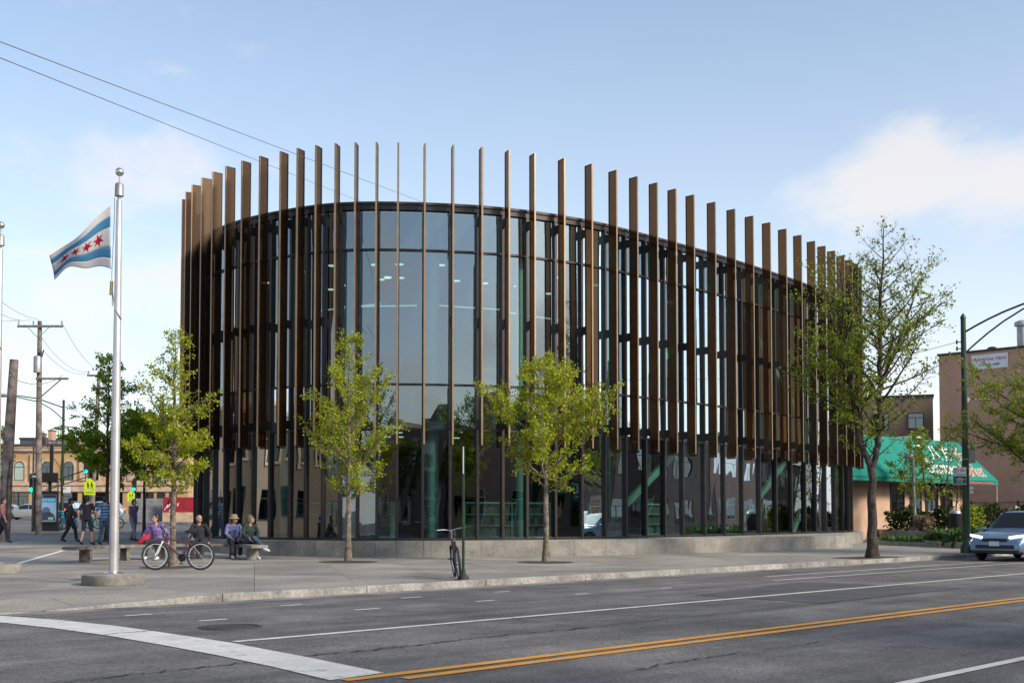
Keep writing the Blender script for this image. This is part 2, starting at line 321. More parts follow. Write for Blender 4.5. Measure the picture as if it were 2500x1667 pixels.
M['lampgreen'] = mat('dark_green_paint', (0.012, 0.04, 0.02), 0.35, var=0.2, scale=2)
M['signwhite'] = mat('sign_white', (0.68, 0.69, 0.72), 0.5, var=0.04); M['signgreen'] = mat('sign_green', (0.01, 0.12, 0.075), 0.4)
M['yg'] = mat('fluorescent_yellow_green', (0.62, 0.82, 0.02), 0.4, var=0.04, emit=(0.6, 0.85, 0.0), es=0.0)
M['ink'] = mat('black_ink', (0.02, 0.02, 0.02), 0.6); M['red_ink'] = mat('red_ink', (0.42, 0.04, 0.07), 0.6); M['whitepaint'] = mat('white_paint', (0.75, 0.74, 0.72), 0.5, var=0.05)
M['galv'] = mat('galvanised_steel', (0.34, 0.34, 0.35), 0.5, 0.6)
M['green_on'] = mat('lit_green_signal', (0.0, 0.5, 0.3), 0.4, emit=(0.0, 1.0, 0.45), es=2.2)
M['skin'] = mat('skin', (0.46, 0.27, 0.19), 0.55, var=0.05); M['hair'] = mat('dark_hair', (0.018, 0.014, 0.013), 0.55); M['greyhair'] = mat('grey_hair', (0.16, 0.14, 0.11), 0.6, var=0.2, scale=60)
def cloth(n, c, **k): return mat(n, c, 0.9, var=k.pop('var', 0.12), scale=k.pop('scale', 9), bump=0.25, bscale=30, **k)
WIND = random.Random(4)
# ---------------------------------------------------------------- ground, road, kerb, paving
ROADZ, VK = -0.13, 17.4
def sheet_grid(name, m, X, Y, zf, kind='structure'):
    b = MB(); nx = len(X)
    for y in Y:
        for x in X: b.v.append((x, y, zf(x, y)))
    for j in range(len(Y) - 1):
        for i in range(nx - 1): b.f.append((j * nx + i, j * nx + i + 1, (j + 1) * nx + i + 1, (j + 1) * nx + i))
    return tag(b.build(name, m, smooth=True), kind=kind)
xs = [-1500, -600, -300, -150, -100, -70, -50, -40, -32, -26, -22] + list(np.arange(-20, -5, 1.0)) + [-4, 0, 10, 30, 60, 100, 200, 500, 1500]
ys = [-600, -100, -40, -10, 0, 10, 20, 26] + list(np.arange(28, 70, 3.0)) + [75, 85, 95, 105, 115, 125, 132, 140, 150, 170, 250, 500, 1500]
sheet_grid('ground', M['asphalt'], xs, ys, lambda x, y: gz(x, y) + ROADZ - 0.03)
def road_poly(name, pts, m, dz, kind='structure'):
    b = MB(); b.add([(p.x, p.y, ROADZ + dz) for p in pts], [tuple(range(len(pts)))]); return tag(b.build(name, m), kind=kind)
road_poly('road', [RD(-70, -14), RD(260, -14), RD(260, VK - 0.42), RD(-70, VK - 0.42)], M['asphalt'], 0)
road_poly('gutter', [RD(-70, VK - 0.45), RD(260, VK - 0.45), RD(260, VK - 0.002), RD(-70, VK - 0.002)], M['gutter'], 0.004)
marks = empty('road_markings'); marks['kind'] = 'structure'
def strip(name, u0, u1, v, w, m, dz=0.008):
    b = MB(); n = max(2, int((u1 - u0) / 1.5)); rr = random.Random(int(v * 100))
    top = [RD(u0 + (u1 - u0) * i / n, v + w / 2 + rr.uniform(-.006, .006)) for i in range(n + 1)]; bot = [RD(u0 + (u1 - u0) * i / n, v - w / 2 + rr.uniform(-.006, .006)) for i in range(n + 1)]
    b.v = [(p.x, p.y, ROADZ + dz) for p in bot + top]
    b.f = [(i, i + 1, n + 2 + i, n + 1 + i) for i in range(n)]
    return b.build(name, m, marks)
HR = CH - ROADZ
def vk(k): return 2850 * HR * SU / 2930 / k
def u_at(x, y): return UV(G(x, y, ROADZ))[0]
uy = u_at(815, 1657)
for v in (vk(.1209), vk(.1250)): strip('yellow_centre_line', uy if v > 8.3 else uy + 0.45, 240, v, 0.14, M['ypaint'])
strip('white_lane_line', u_at(566, 1566), 240, vk(.0861), 0.13, M['wpaint']); strip('white_near_lane_line', u_at(2150, 1670), 240, vk(.2075), 0.12, M['wpaint'])
VA, VB = vk(.0640), vk(.0705)
strip('white_buffer_line', u_at(1930, 1410), 240, VA - .45, 0.1, M['wpaint']); strip('white_buffer_line', u_at(1850, 1415), 240, VB, 0.1, M['wpaint'])
for a, b_, y, v in ((271, 367, 1499, VA), (640, 727, 1475, VA), (950, 1040, 1458, VA), (1196, 1268, 1445, VA), (430, 533, 1509, VB), (800, 905, 1483, VB), (1110, 1190, 1464, VB), (1372, 1438, 1449, VB), (1587, 1648, 1435, VB)):
    strip('white_bike_lane_dash', u_at(a, y), u_at(b_, y), v, 0.1, M['wpaint'])
cw = [(-160, 1495), (0, 1502), (150, 1513), (285, 1527), (420, 1546), (565, 1568), (750, 1603), (937, 1641)]; cwb = [(805, 1659), (660, 1625), (530, 1598), (390, 1572), (255, 1549), (120, 1531), (0, 1518), (-160, 1505)]
b = MB(); P = [G(x, y, ROADZ + .008) for x, y in cw + cwb]; b.v = [tuple(p) for p in P]; n = len(cw); b.f = [(i, i + 1, 2 * n - 2 - i, 2 * n - 1 - i) for i in range(n - 1)]
b.build('white_crosswalk_band', M['wpaint'], marks)
def ribbon(name, px, w, m, seed, dz=0.011):
    rr = random.Random(seed); P = []
    for i in range(len(px) - 1):
        a, c = G(*px[i], ROADZ), G(*px[i + 1], ROADZ)
        for k in range(10): P.append(a.lerp(c, k / 10) + Vector((rr.uniform(-.035, .035), rr.uniform(-.07, .07), 0)))
    P.append(G(*px[-1], ROADZ)); b = MB()
    for i, p in enumerate(P):
        t = (P[min(i + 1, len(P) - 1)] - P[max(i - 1, 0)]).normalized(); q = Vector((-t.y, t.x, 0)) * (w * rr.uniform(.25, 1.0) / 2)
        b.v += [(p.x + q.x, p.y + q.y, ROADZ + dz), (p.x - q.x, p.y - q.y, ROADZ + dz)]
    b.f = [(2 * i, 2 * i + 1, 2 * i + 3, 2 * i + 2) for i in range(len(P) - 1)]
    return b.build(name, m, marks)
for i, (c, w) in enumerate([([(90, 1672), (300, 1650), (470, 1632), (605, 1617)], .05), ([(740, 1602), (900, 1588), (1010, 1576), (1160, 1557), (1300, 1545), (1440, 1532)], .055), ([(1440, 1532), (1700, 1503), (1960, 1477), (2250, 1446)], .03),
        ([(1560, 1636), (1620, 1622), (1700, 1610), (1820, 1592)], .04), ([(1880, 1585), (1940, 1577), (2000, 1566)], .03), ([(255, 1549), (310, 1545), (370, 1541)], .035), ([(1200, 1500), (1440, 1538)], .02)]):
    ribbon('asphalt_crack', c, w, M['crack'], 10 + i)
road_poly('asphalt_patch', [G(x, y, ROADZ) for x, y in ((1700, 1452), (1950, 1421), (2180, 1428), (2352, 1435.5), (2080, 1466), (2010, 1473), (1850, 1462))], M['patch'], 0.005)
mc = G(562, 1531, ROADZ); b = MB(); b.lathe([(0, .012), (.30, .012), (.302, .004), (.36, .004), (.365, .014), (.40, .014), (.41, 0)], 28, (mc.x, mc.y, ROADZ)); o = b.build('manhole_cover', mat('cast_iron', (0.06, 0.055, 0.055), 0.7, 0.4, bump=0.4, bscale=40), marks)
# kerb in cast lengths
kerb = empty('kerb'); kerb['kind'] = 'structure'
UD = UV(G(575, 1452, 0))[0]
for i in range(46):
    u0 = UD + (i - 8) * 3.0; b = MB(); zl = ROADZ + .022; zk = .004 if i >= 8 else (zl if i < 7 else (lambda x, y: zl + (.004 - zl) * min(max((UV(Vector((x, y, 0)))[0] - UD + 3) / 3, 0), 1))); q = [RD(u0 + .006, VK), RD(u0 + 2.994, VK), RD(u0 + 2.994, VK + .16), RD(u0 + .006, VK + .16)]
    b.prism([(p.x, p.y) for p in q], ROADZ - .1, zk); b.build('kerb_stone', M['kerb'], kerb, bevel=0.015)
# paving: slabs on the plaza's own grid
plaza = empty('plaza_paving'); plaza['kind'] = 'structure'
def clip(poly, n, d):
    out = []
    for i in range(len(poly)):
        a, c = poly[i], poly[(i + 1) % len(poly)]; da, dc = a.dot(n) - d, c.dot(n) - d
        if da >= 0: out.append(a)
        if da * dc < 0: out.append(a.lerp(c, da / (da - dc)))
    return out
kn = Vector((-CU, SU)); PA = R_(12.4); ax, ay = Vector((math.cos(PA), math.sin(PA))), Vector((-math.sin(PA), math.cos(PA)))
far_n = Vector((0.10, -1.0)).normalized(); GS = 1.9
rest = MB(); cells = []
for i in range(-30, 40):
    for j in range(-6, 40):
        c = ax * (i * GS) + ay * (j * GS + 20); g = .004
        q = [c + ax * g + ay * g, c + ax * (GS - g) + ay * g, c + ax * (GS - g) + ay * (GS - g), c + ax * g + ay * (GS - g)]
        q = clip(q, far_n, -57.0); ru = Vector((SU, CU))
        for side, vmin in ((1, VK + .165), (-1, VK + 1.25)):
            q2 = clip(q, ru * side, UD * side + .004) if len(q) > 2 else []
            if len(q2) > 2: q2 = clip(q2, kn, vmin)
            if len(q2) < 3: continue
            cx, cy = sum(p.x for p in q2) / len(q2), sum(p.y for p in q2) / len(q2)
            if cx < -34 or cx > 40: continue
            cells.append((cy, cx, q2))
cells.sort(key=lambda t: t[0]); count = 0
for cy, cx, q in cells:
    px = 1250 + cx / cy * FOC
    zf = lambda x, y: gz(x, y) - 0.002 + 0.0
    if -60 < px < 2560 and count < 290 and cy < 45:
        MB().prism([(p.x, p.y) for p in q], -0.12, zf).build('paving_slab', M['slab'], plaza); count += 1
    else: rest.prism([(p.x, p.y) for p in q], -0.12, zf)
for k in range(10):
    u0 = UD - (k + 1) * 2.4; q = [RD(u0 + .006, VK + .163, ROADZ + .024), RD(u0 + 2.394, VK + .163, -.003 if k == 0 else ROADZ + .024), RD(u0 + 2.394, VK + 1.245, -.003), RD(u0 + .006, VK + 1.245, -.003)]
    b = MB(); b.v = [tuple(p) for p in q] + [(p.x, p.y, -.3) for p in q]; b.f = [(0, 1, 2, 3), (7, 6, 5, 4), (0, 4, 5, 1), (1, 5, 6, 2), (2, 6, 7, 3), (3, 7, 4, 0)]; b.build('ramp_slab', M['slab'], plaza)
tag(rest.build('paving_slabs_beyond', M['slab'], plaza), kind='stuff')
bed = MB()
for cy, cx, q in cells:
    c = Vector((cx, cy)); bed.add([(p.x + (p.x - cx) * .012, p.y + (p.y - cy) * .012, gz(p.x, p.y) - .006) for p in q], [tuple(range(len(q)))])
bed.build('joint_bed', M['joint'], plaza)
cp = G(212, 1414); b = MB(); b.lathe([(0, .006), (.27, .006), (.28, .002), (.31, .002), (.32, .007), (.34, 0)], 28, (cp.x, cp.y, 0)); b.build('access_cover', mat('rusty_iron', (0.11, 0.095, 0.085), 0.8, 0.3), plaza)
q0, q1 = GT(45, 1375), GT(163, 1341); d_ = (q1 - q0).normalized(); n_ = Vector((-d_.y, d_.x, 0)) * .07; b = MB(); b.add([tuple(p + Vector((0, 0, .006))) for p in (q0 - n_, q1 - n_, q1 + n_, q0 + n_)], [(0, 1, 2, 3)]); b.build('pale_paving_strip', M['whitepaint'], plaza)
# ---------------------------------------------------------------- the library
FINS = [(-12.27, 42.91), (-11.85, 41.9), (-11.37, 40.97), (-10.8, 40.1), (-10.23, 39.38), (-9.62, 38.74), (-8.94, 38.14), (-8.24, 37.63), (-7.47, 37.14), (-6.86, 36.81), (-6.22, 36.52), (-5.57, 36.33), (-4.93, 36.24), (-4.26, 36.21), (-3.58, 36.24), (-2.74, 36.33), (-1.85, 36.48), (-0.94, 36.68), (-0.08, 36.97), (0.75, 37.33), (1.73, 37.86), (2.68, 38.48), (3.56, 39.19), (4.35, 39.95), (5.13, 40.7), (5.9, 41.48), (6.67, 42.26), (7.62, 43.25), (8.55, 44.26), (9.46, 45.29), (10.36, 46.33), (11.25, 47.38), (12.13, 48.44), (12.98, 49.52), (13.67, 50.43), (14.35, 51.36), (15.02, 52.28), (15.63, 53.16), (16.16, 54.03), (16.55, 54.88), (16.85, 55.77)]
PTS = [Vector(p) for p in [(-12.4, 45.1), (-12.45, 44.0)] + FINS + [(16.98, 56.7), (17.0, 57.7)]]
BACK = [Vector(p) for p in [(16.6, 59.0), (15.6, 60.3), (13.6, 61.3), (8, 61.8), (0, 61.2), (-6.5, 58.8), (-10.4, 55), (-11.6, 50), (-11.9, 47)]]
FZ0, FZ1, FD, FT = 3.5, 13.0, 0.36, 0.055
ROWS = [0.5, 4.0, 5.44, 9.73, 11.0]
lib = empty('library_building', (0, 40, 0), 0, 'curved two storey glass library ringed with tall bronze fins', 'library')
LO = Vector((0, 40, 0))
def L3(p, z): return Vector((p.x, p.y - 40, z))
NR = []
for i, p in enumerate(PTS):
    t = (PTS[min(i + 1, len(PTS) - 1)] - PTS[max(i - 1, 0)]).normalized(); NR.append(Vector((t.y, -t.x)))
GL = [p - n * (FD + .15 + .13) for p, n in zip(PTS, NR)]             # line of the glass
def rotm(n): return Matrix(((n.x, -n.y, 0), (n.y, n.x, 0), (0, 0, 1)))   # local x = outwards
plate = MB().box((-(FD + .02) / 2, 0, (FZ1 + FZ0) / 2), (FD - .02, FT - .012, FZ1 - FZ0 - .02)).mesh('fin', M['fin'])
eb = MB(); eb.box((-.011, 0, (FZ1 + FZ0) / 2), (.022, FT, FZ1 - FZ0)); edge_me = eb.mesh('fin_edge', M['fin_edge'])
fb = MB(); fb.box((-FD - .008, 0, (FZ1 + FZ0) / 2), (.016, FT, FZ1 - FZ0)); fb.box((-FD / 2 - .011, 0, FZ1 - .006), (FD - .024, FT + .002, .014)); fb.box((-FD / 2 - .011, 0, FZ0 + .006), (FD - .024, FT + .002, .014))
frame_me = fb.mesh('fin_frame', M['capping'])
br_me = MB().box((-FD - .016 - .085, 0, 0), (.17, .075, .27)).mesh('bracket', M['black'])
for i, (p, n) in enumerate(zip(PTS, NR)):
    a = math.atan2(n.y, n.x)
    o = inst('fin', plate, lib, L3(p, 0), a)
    inst('fin_edge', edge_me, o); inst('fin_frame', frame_me, o)
    for z in (10.72, 7.45, 4.2): inst('bracket', br_me, o, (0, 0, z))
mul_me = MB().box((-.02, 0, (11.0 + .5) / 2), (.24, .085, 10.5)).mesh('mullion', M['mull'])
for p, n in zip(GL, NR): inst('mullion', mul_me, lib, L3(p, 0), math.atan2(n.y, n.x))
def tidx(i): return (GL[i + 1] - GL[i])
for i in range(len(GL) - 1):
    a, c = GL[i], GL[i + 1]; t = (c - a); ln = t.length; t.normalize(); n = Vector((t.y, -t.x)); a2, c2 = a + t * .043, c - t * .043
    for r in range(4):
        z0, z1 = ROWS[r] + (.0 if r == 0 else .03), ROWS[r + 1] - .03; rr = random.Random(i * 7 + r); tw = [rr.uniform(-.010, .010) for _ in range(4)]
        b = MB(); q = [L3(a2 + n * tw[0], z0), L3(c2 + n * tw[1], z0), L3(c2 + n * (tw[2]), z1), L3(a2 + n * tw[3], z1)]
        b.add(q, [(0, 1, 2, 3)]); pane = b.build('pane', M['glass'], lib)
        if r in (1, 3):
            b = MB(); q = [L3(x - n * .09, z) for x, z in ((a2, z0), (c2, z0), (c2, z1), (a2, z1))]; b.add(q, [(0, 1, 2, 3)]); b.build('spandrel_panel', M['spandrel_back'], lib)
    for z in ROWS[:-1]:
        b = MB(); ang = math.atan2(t.y, t.x); mm = Matrix.Rotation(ang, 3, 'Z'); m_ = (a + c) / 2
        b.box(L3(m_, z + (.04 if z == .5 else 0)), (ln - .092, .16, .08 if z == .5 else .062), mm); b.build('transom', M['mull'], lib)
# parapet: capping and fascia
def ring(off): return [p - n * (FD + .28 + off) for p, n in zip(PTS, NR)]
def band(name, o0, o1, z0, z1, m):
    A, B = ring(o0), ring(o1); b = MB(); k = len(A)
    for a, c in zip(A, B): b.v += [tuple(L3(a, z0)), tuple(L3(c, z0)), tuple(L3(c, z1)), tuple(L3(a, z1))]
    for i in range(k - 1):
        for e in range(4): b.f.append((4 * i + e, 4 * i + (e + 1) % 4, 4 * i + 4 + (e + 1) % 4, 4 * i + 4 + e))
    return b.build(name, m, lib)
band('fascia', -.10, .20, 11.004, 11.17, M['mull']); band('parapet_capping', -.15, .32, 11.172, 11.25, M['capping'])
band('base_trim', -.02, .10, .502, .506, M['mull'])
plan = [p - n * (FD + .28 + .16) for p, n in zip(PTS, NR)] + BACK
def slab(name, z0, z1, m, poly=None): return MB().prism([(p.x, p.y - 40) for p in (poly or plan)], z0, z1).build(name, m, lib)
slab('roof', 10.72, 10.98, M['roofing']); slab('ceiling', 9.78, 9.98, M['inceil']); slab('upper_floor', 5.02, 5.40, M['infloor']); slab('lower_ceiling', 4.08, 4.20, M['inceil']); slab('lower_floor', .40, .50, M['infloor'])
rw = [PTS[-1] - NR[-1] * (FD + .3)] + BACK + [PTS[0] - NR[0] * (FD + .3)]
b = MB()
for i in range(len(rw) - 1):
    a, c = rw[i], rw[i + 1]; d = (c - a).normalized(); n = Vector((d.y, -d.x)) * .15
    b.prism([(q.x, q.y - 40) for q in (a, c, c + n, a + n)], 0, 11.1)
b.build('rear_wall', mat('rear_cladding', (0.06, 0.05, 0.048), 0.6, 0.2), lib)
b = MB(); b.box((2.0, 14.5, 5.2), (9, .3, 9.1)); b.box((-4.5, 11.5, 5.2), (.3, 6, 9.1)); b.box((8.5, 13, 2.3), (4, .3, 3.6)); b.build('inner_wall', M['inwall'], lib)
# plinth wall: follows the fins, then swings out to the right
outer = [p - n * .12 for p, n in zip(PTS[:20], NR[:20])] + [Vector(q) for q in [(0.95, 37.02), (2.0, 37.32), (3.05, 37.85), (4.1, 38.45), (5.15, 39.15), (6.2, 39.95), (7.25, 40.8), (8.35, 41.72), (9.4, 42.6), (10.45, 43.5), (11.5, 44.45), (12.4, 45.35), (13.2, 46.3), (13.75, 47.2), (13.9, 48.1), (13.85, 49.0), (14.0, 50.0)]]
inner = [GL[min(i, len(GL) - 1)] - NR[min(i, len(NR) - 1)] * .05 for i in range(len(outer))]
pl = empty('plinth'); pl.parent = lib
for i in range(len(outer) - 1):
    a, c, d, e = outer[i], outer[i + 1], inner[i + 1], inner[i]; t = (c - a).normalized() * .005
    MB().prism([(q.x, q.y - 40) for q in (a + t, c - t, d - t, e + t)], -.1, .497).build('plinth_block', M['concrete'], pl)
b = MB(); tail = [outer[-1]] + [PTS[k] - NR[k] * .1 for k in range(37, len(PTS))] + [GL[k] for k in range(len(PTS) - 1, 34, -1)]
b.prism([(q.x, q.y - 40) for q in tail], -.1, .49); b.build('plinth_return', M['concrete'], pl)
# interior columns, braces, lights, stair
def inset(k, d): i = int(k); f = k - i; return (GL[i].lerp(GL[min(i + 1, len(GL) - 1)], f) - NR[i] * d)
for k, r in ((17.4, .2), (9.2, .2), (24.7, .1), (13.2, .17), (6.3, .17), (31.5, .17), (37.0, .17), (21, .12)):
    p = inset(k, .5); b = MB(); b.tube([L3(p, .5), L3(p, 4.08)], r, 16); b.tube([L3(p, 5.40), L3(p, 9.78)], r, 16); b.build('column', M['teal'], lib, smooth=True)
for k0, z0, k1, z1 in ((24.2, .5, 29.0, 4.08), (31.4, .5, 35.5, 4.08), (25.2, 5.4, 31.4, 9.78), (36.5, 4.4 + 1, 32.0, 9.78), (35.4, .5, 39, 4.08)):
    a, c = L3(inset(k0, .75), z0), L3(inset(k1, .75), z1); d = c - a; b = MB()
    q = d.to_track_quat('X', 'Z').to_matrix(); b.box((a + c) / 2, (d.length, .14, .24), q); b.build('brace', M['teal'], lib)
li = random.Random(3); lamp_me = MB().lathe([(0, 0), (.13, 0), (.14, .02), (0, .02)], 12).mesh('downlight', M['lamp_on'])
for k in range(4, 38, 2):
    for d in (2.2, 4.6):
        p = inset(k, d + li.uniform(-.2, .2)); inst('downlight', lamp_me, lib, L3(p, 9.755))
        if k % 4 == 0: inst('downlight', lamp_me, lib, L3(p, 4.055))
for k, d in ((14, 3.2), (20, 3.0), (24, 3.4), (10, 3.0)):
    p = inset(k, d); n = NR[k]; tt = Vector((-n.y, n.x)); b = MB(); b.box(L3(p, 8.5), (2.6, .05, .04), Matrix.Rotation(math.atan2(tt.y, tt.x), 3, 'Z')); b.build('linear_light', M['line_on'], lib)
# furniture seen dimly through the ground floor glass
def bookcase(k, d, w, z, nm, lab, m, grp):
    p = inset(k, d); n = NR[int(k)]; o = empty(nm, (p.x, p.y, z), math.atan2(n.x, -n.y), lab, 'bookcase', grp); b = MB(); h = 1.25
    b.box((-w / 2, 0, h / 2), (.04, .35, h)); b.box((w / 2, 0, h / 2), (.04, .35, h)); b.box((0, .16, h / 2), (w - .05, .02, h)); b.build('case', m, o)
    rr = random.Random(int(k * 10))
    for s_ in range(4):
        MB().box((0, 0, .06 + s_ * .38), (w - .045, .33, .03)).build('shelf', m, o)
        if s_ < 3:
            b = MB(); x = -w / 2 + .06
            while x < w / 2 - .1:
                t_ = rr.uniform(.03, .06); hh = rr.uniform(.2, .3); b.box((x + t_ / 2, -.02, .078 + s_ * .38 + hh / 2), (t_ * .92, .22, hh)); x += t_ + (rr.uniform(.1, .3) if rr.random() < .1 else 0)
            b.build('books', BOOKS[(s_ + int(k)) % 3], o)
    return o
BOOKS = [mat('book_spines_a', (0.35, 0.2, 0.1), 0.7, var=0.4, scale=16, col2=(0.1, 0.2, 0.28)), mat('book_spines_b', (0.5, 0.45, 0.35), 0.7, scale=18, col2=(0.25, 0.06, 0.05)), mat('book_spines_c', (0.12, 0.25, 0.2), 0.7, scale=17, col2=(0.45, 0.4, 0.3))]
for k, od in zip((7.5, 10.5, 12.5, 20.5, 22.5, 26.5, 29.5, 33.5), ('leftmost', 'second from left', 'third from left', 'fourth from left', 'fifth from left', 'sixth from left', 'seventh from left', 'rightmost')): bookcase(k, 2.6, 1.7, .5, 'bookcase', od + ' of the low white bookcases inside the ground floor glass', M['whitepaint'], 'bookcases inside the ground floor glass')
# ---------------------------------------------------------------- trees
def leaves(mb_name, C, size, m, parent, seed, droop=0.3):
    rg = np.random.default_rng(seed); C = np.asarray(C); n = len(C)
    d = rg.normal(size=(n, 3)); d[:, 2] -= droop; d /= np.linalg.norm(d, axis=1)[:, None]
    e = rg.normal(size=(n, 3)); e -= d * (e * d).sum(1)[:, None]; e /= np.linalg.norm(e, axis=1)[:, None]
    s = size * rg.uniform(.4, 1.45, (n, 1)); v = np.empty((n, 4, 3))
    v[:, 0] = C; v[:, 1] = C + d * s * .5 + e * s * .36; v[:, 2] = C + d * s; v[:, 3] = C + d * s * .5 - e * s * .36
    me = bpy.data.meshes.new(mb_name); me.vertices.add(4 * n); me.vertices.foreach_set('co', v.reshape(-1))
    me.loops.add(4 * n); me.loops.foreach_set('vertex_index', np.arange(4 * n, dtype=np.int32))
    me.polygons.add(n); me.polygons.foreach_set('loop_start', np.arange(0, 4 * n, 4, dtype=np.int32)); me.polygons.foreach_set('loop_total', np.full(n, 4, dtype=np.int32))
    me.update(); at_ = me.attributes.new('rnd', 'FLOAT', 'FACE'); at_.data.foreach_set('value', rg.uniform(0, 1, n).astype(np.float32)); me.materials.append(m)
    o = bpy.data.objects.new(mb_name, me); COL.objects.link(o); o.parent = parent; return o
def tree(name, label, base, h, prof, cb, n_leaf, seed, lm, bark, r0=.09, size=.085, group=None, lean=(0, 0), nb=34, stems=None, dens=None, twig=1.0, up=0.75, sparse=0.0):
    """prof(t): crown radius at height fraction t of the crown; cb: crown bottom height"""
    rr = random.Random(seed); root = empty(name, base, rr.uniform(0, 6), label, 'tree', group); root.rotation_euler = (0, 0, 0)
    b = MB(); C = []; stems = stems or [[(0, 0, 0, 1.0), (lean[0] * .4, lean[1] * .4, h * .5, .6), (lean[0], lean[1], h * .98, .08)]]
    for st in stems:
        P = []
        for i in range(len(st) - 1):
            for k in range(8):
                f = k / 8; q = [st[i][j] * (1 - f) + st[i + 1][j] * f for j in range(4)]
                w = .0028 * h * (1.6 - q[3]) if q[2] > .3 else 0; P.append((q[0] + rr.uniform(-w, w), q[1] + rr.uniform(-w, w), q[2], q[3]))
        P.append(st[-1]); pts = [Vector(p[:3]) for p in P]; rad = [max(p[3] * r0, .006) for p in P]
        if st[0][2] == 0: rad[0] *= 1.45; rad[1] *= 1.08
        b.tube(pts, rad, 9)
        zs = [p.z for p in pts]
        def at(z):
            for i in range(len(pts) - 1):
                if zs[i] <= z <= zs[i + 1]: return pts[i].lerp(pts[i + 1], (z - zs[i]) / max(zs[i + 1] - zs[i], 1e-6)), rad[i]
            return pts[-1], rad[-1]
        zlo = max(cb, st[0][2] + .1); k = 0; nbr = int(nb * (st[-1][2] - zlo) / (h - cb))
        for k in range(nbr):
            z = zlo + (st[-1][2] - zlo) * (k + rr.random()) / nbr * .98; p, rp = at(z); t = (z - cb) / (h - cb); az = k * 2.39996 + rr.uniform(-.5, .5)
            ln = max(prof(min(t, 1)), .12) * rr.uniform(.75, 1.25); dz = up * rr.uniform(.6, 1.3)
            dirv = Vector((math.cos(az), math.sin(az), dz)).normalized(); L_ = ln / max(math.hypot(dirv.x, dirv.y), .35); zst = z
            Q = [p]; nseg = 5
            for s_ in range(nseg):
                dirv = (dirv + Vector((rr.uniform(-.16, .16), rr.uniform(-.16, .16), rr.uniform(-.06, .16)))).normalized(); Q.append(Q[-1] + dirv * (L_ / nseg))
            rb = min(rp * .55, .012 + .012 * L_)
            b.tube(Q, [rb * (1 - .85 * i / nseg) for i in range(nseg + 1)], 5, caps=False)
            nt_ = int((4 + L_ * 6) * twig)
            for _ in range(nt_):
                f = rr.uniform(.22, 1.0); i0 = min(int(f * nseg), nseg - 1); o0 = Q[i0].lerp(Q[i0 + 1], f * nseg - i0)
                tv = (dirv * .6 + Vector((rr.gauss(0, .7), rr.gauss(0, .7), rr.gauss(.15, .5)))).normalized(); tl = rr.uniform(.18, .5) * (0.5 + .35 * L_)
                e0 = o0 + tv * tl; b.tube([o0, (o0 + e0) / 2 + Vector((rr.uniform(-.03, .03),) * 3), e0], [rb * .3, rb * .2, .003], 3, caps=False)
                w = 1.0 if dens is None else dens(e0, t)
                if rr.random() > sparse: C.append((o0, e0, w))
    b.build('trunk', bark, root, smooth=True)
    if C:
        wt = np.array([c[2] * (c[1] - c[0]).length for c in C]); wt /= wt.sum(); rg = np.random.default_rng(seed)
        ids = rg.choice(len(C), n_leaf, p=wt); f = 1.06 - .75 * rg.uniform(0, 1, (n_leaf, 1)) ** 1.5; A = np.array([tuple(c[0]) for c in C]); B = np.array([tuple(c[1]) for c in C])
        pos = A[ids] * (1 - f) + B[ids] * f + rg.normal(0, .05, (n_leaf, 3)); leaves('crown', pos, size, lm, root, seed + 1)
    return root
def lerpf(*kv):
    x = [k for k, _ in kv]; y = [v for _, v in kv]; return lambda t: float(np.interp(t, x, y))
conical = lerpf((0, .9), (.12, 1.45), (.3, 1.35), (.5, .85), (.75, .5), (1, .12))
tree('street_tree', 'young conical street tree with sparse bright leaves left of the green column', G(850, 1368), 6.6, conical, 1.55, 12500, 11, M['leaf1'], M['bark'], .085, .064, 'young plaza trees', twig=1.25)
tree('street_tree', 'bushy bright green street tree in front of the middle of the library', G(1333, 1370), 5.8, lerpf((0, 1.0), (.15, 1.75), (.38, 1.6), (.55, .95), (.8, .6), (1, .12)), 1.85, 18500, 25, M['leaf1'], M['bark'], .09, .068, 'young plaza trees', twig=1.4)
def pit(p, r, lab):
    b = MB(); rr = random.Random(int(p.x * 10)); n = 40
    b.v = [(0, 0, .02)] + [((r * (1 + rr.uniform(-.02, .02))) * math.cos(2 * math.pi * k / n), r * math.sin(2 * math.pi * k / n), .004) for k in range(n)]
    b.f = [(0, 1 + k, 1 + (k + 1) % n) for k in range(n)]; o = b.build('tree_pit', M['mulch'], smooth=True); o.location = p; return tag(o, kind='structure')
pit(G(850, 1371), .82, ''); pit(G(1333, 1372), .78, '')
TR = G(2130, 1361)
tree('tall_tree', 'tall wind blown tree with forked dark trunk at the kerb, right of the library', TR, 10.2,
     lerpf((0, .6), (.2, 1.7), (.45, 1.75), (.7, 1.3), (1, .25)), 2.9, 15000, 31, M['leaf2'], M['bark_dark'], .165, .078,
     stems=[[(0, 0, 0, 1.0), (.02, 0, 2.75, .70), (-.35, .1, 3.6, .55), (-.55, .2, 5.6, .38), (-.8, .3, 8.9, .1)], [(.02, 0, 2.6, .62), (.22, -.1, 3.7, .55), (.28, -.1, 6.2, .45), (.42, -.2, 10.1, .08)], [(.28, -.1, 5.2, .4), (.95, 0, 6.8, .3), (1.6, .1, 8.6, .06)]],
     dens=lambda p, t: (2.6 if p.x < -.3 and p.z < 7 else (.55 if p.z > 8.3 else 1.0)) * (0.5 if p.x > .9 and p.z < 5.5 else 1), nb=44, twig=1.2)
b = MB(); rr = random.Random(5); q = [RD(UV(TR)[0] + du, UV(TR)[1] + dv) for du, dv in ((-1.3, -.5), (1.3, -.5), (1.3, .7), (-1.3, .7))]; b.add([(p.x, p.y, .006) for p in q], [(0, 1, 2, 3)]); tag(b.build('tree_pit', M['mulch']), kind='structure')
TL = GT(421, 1384)
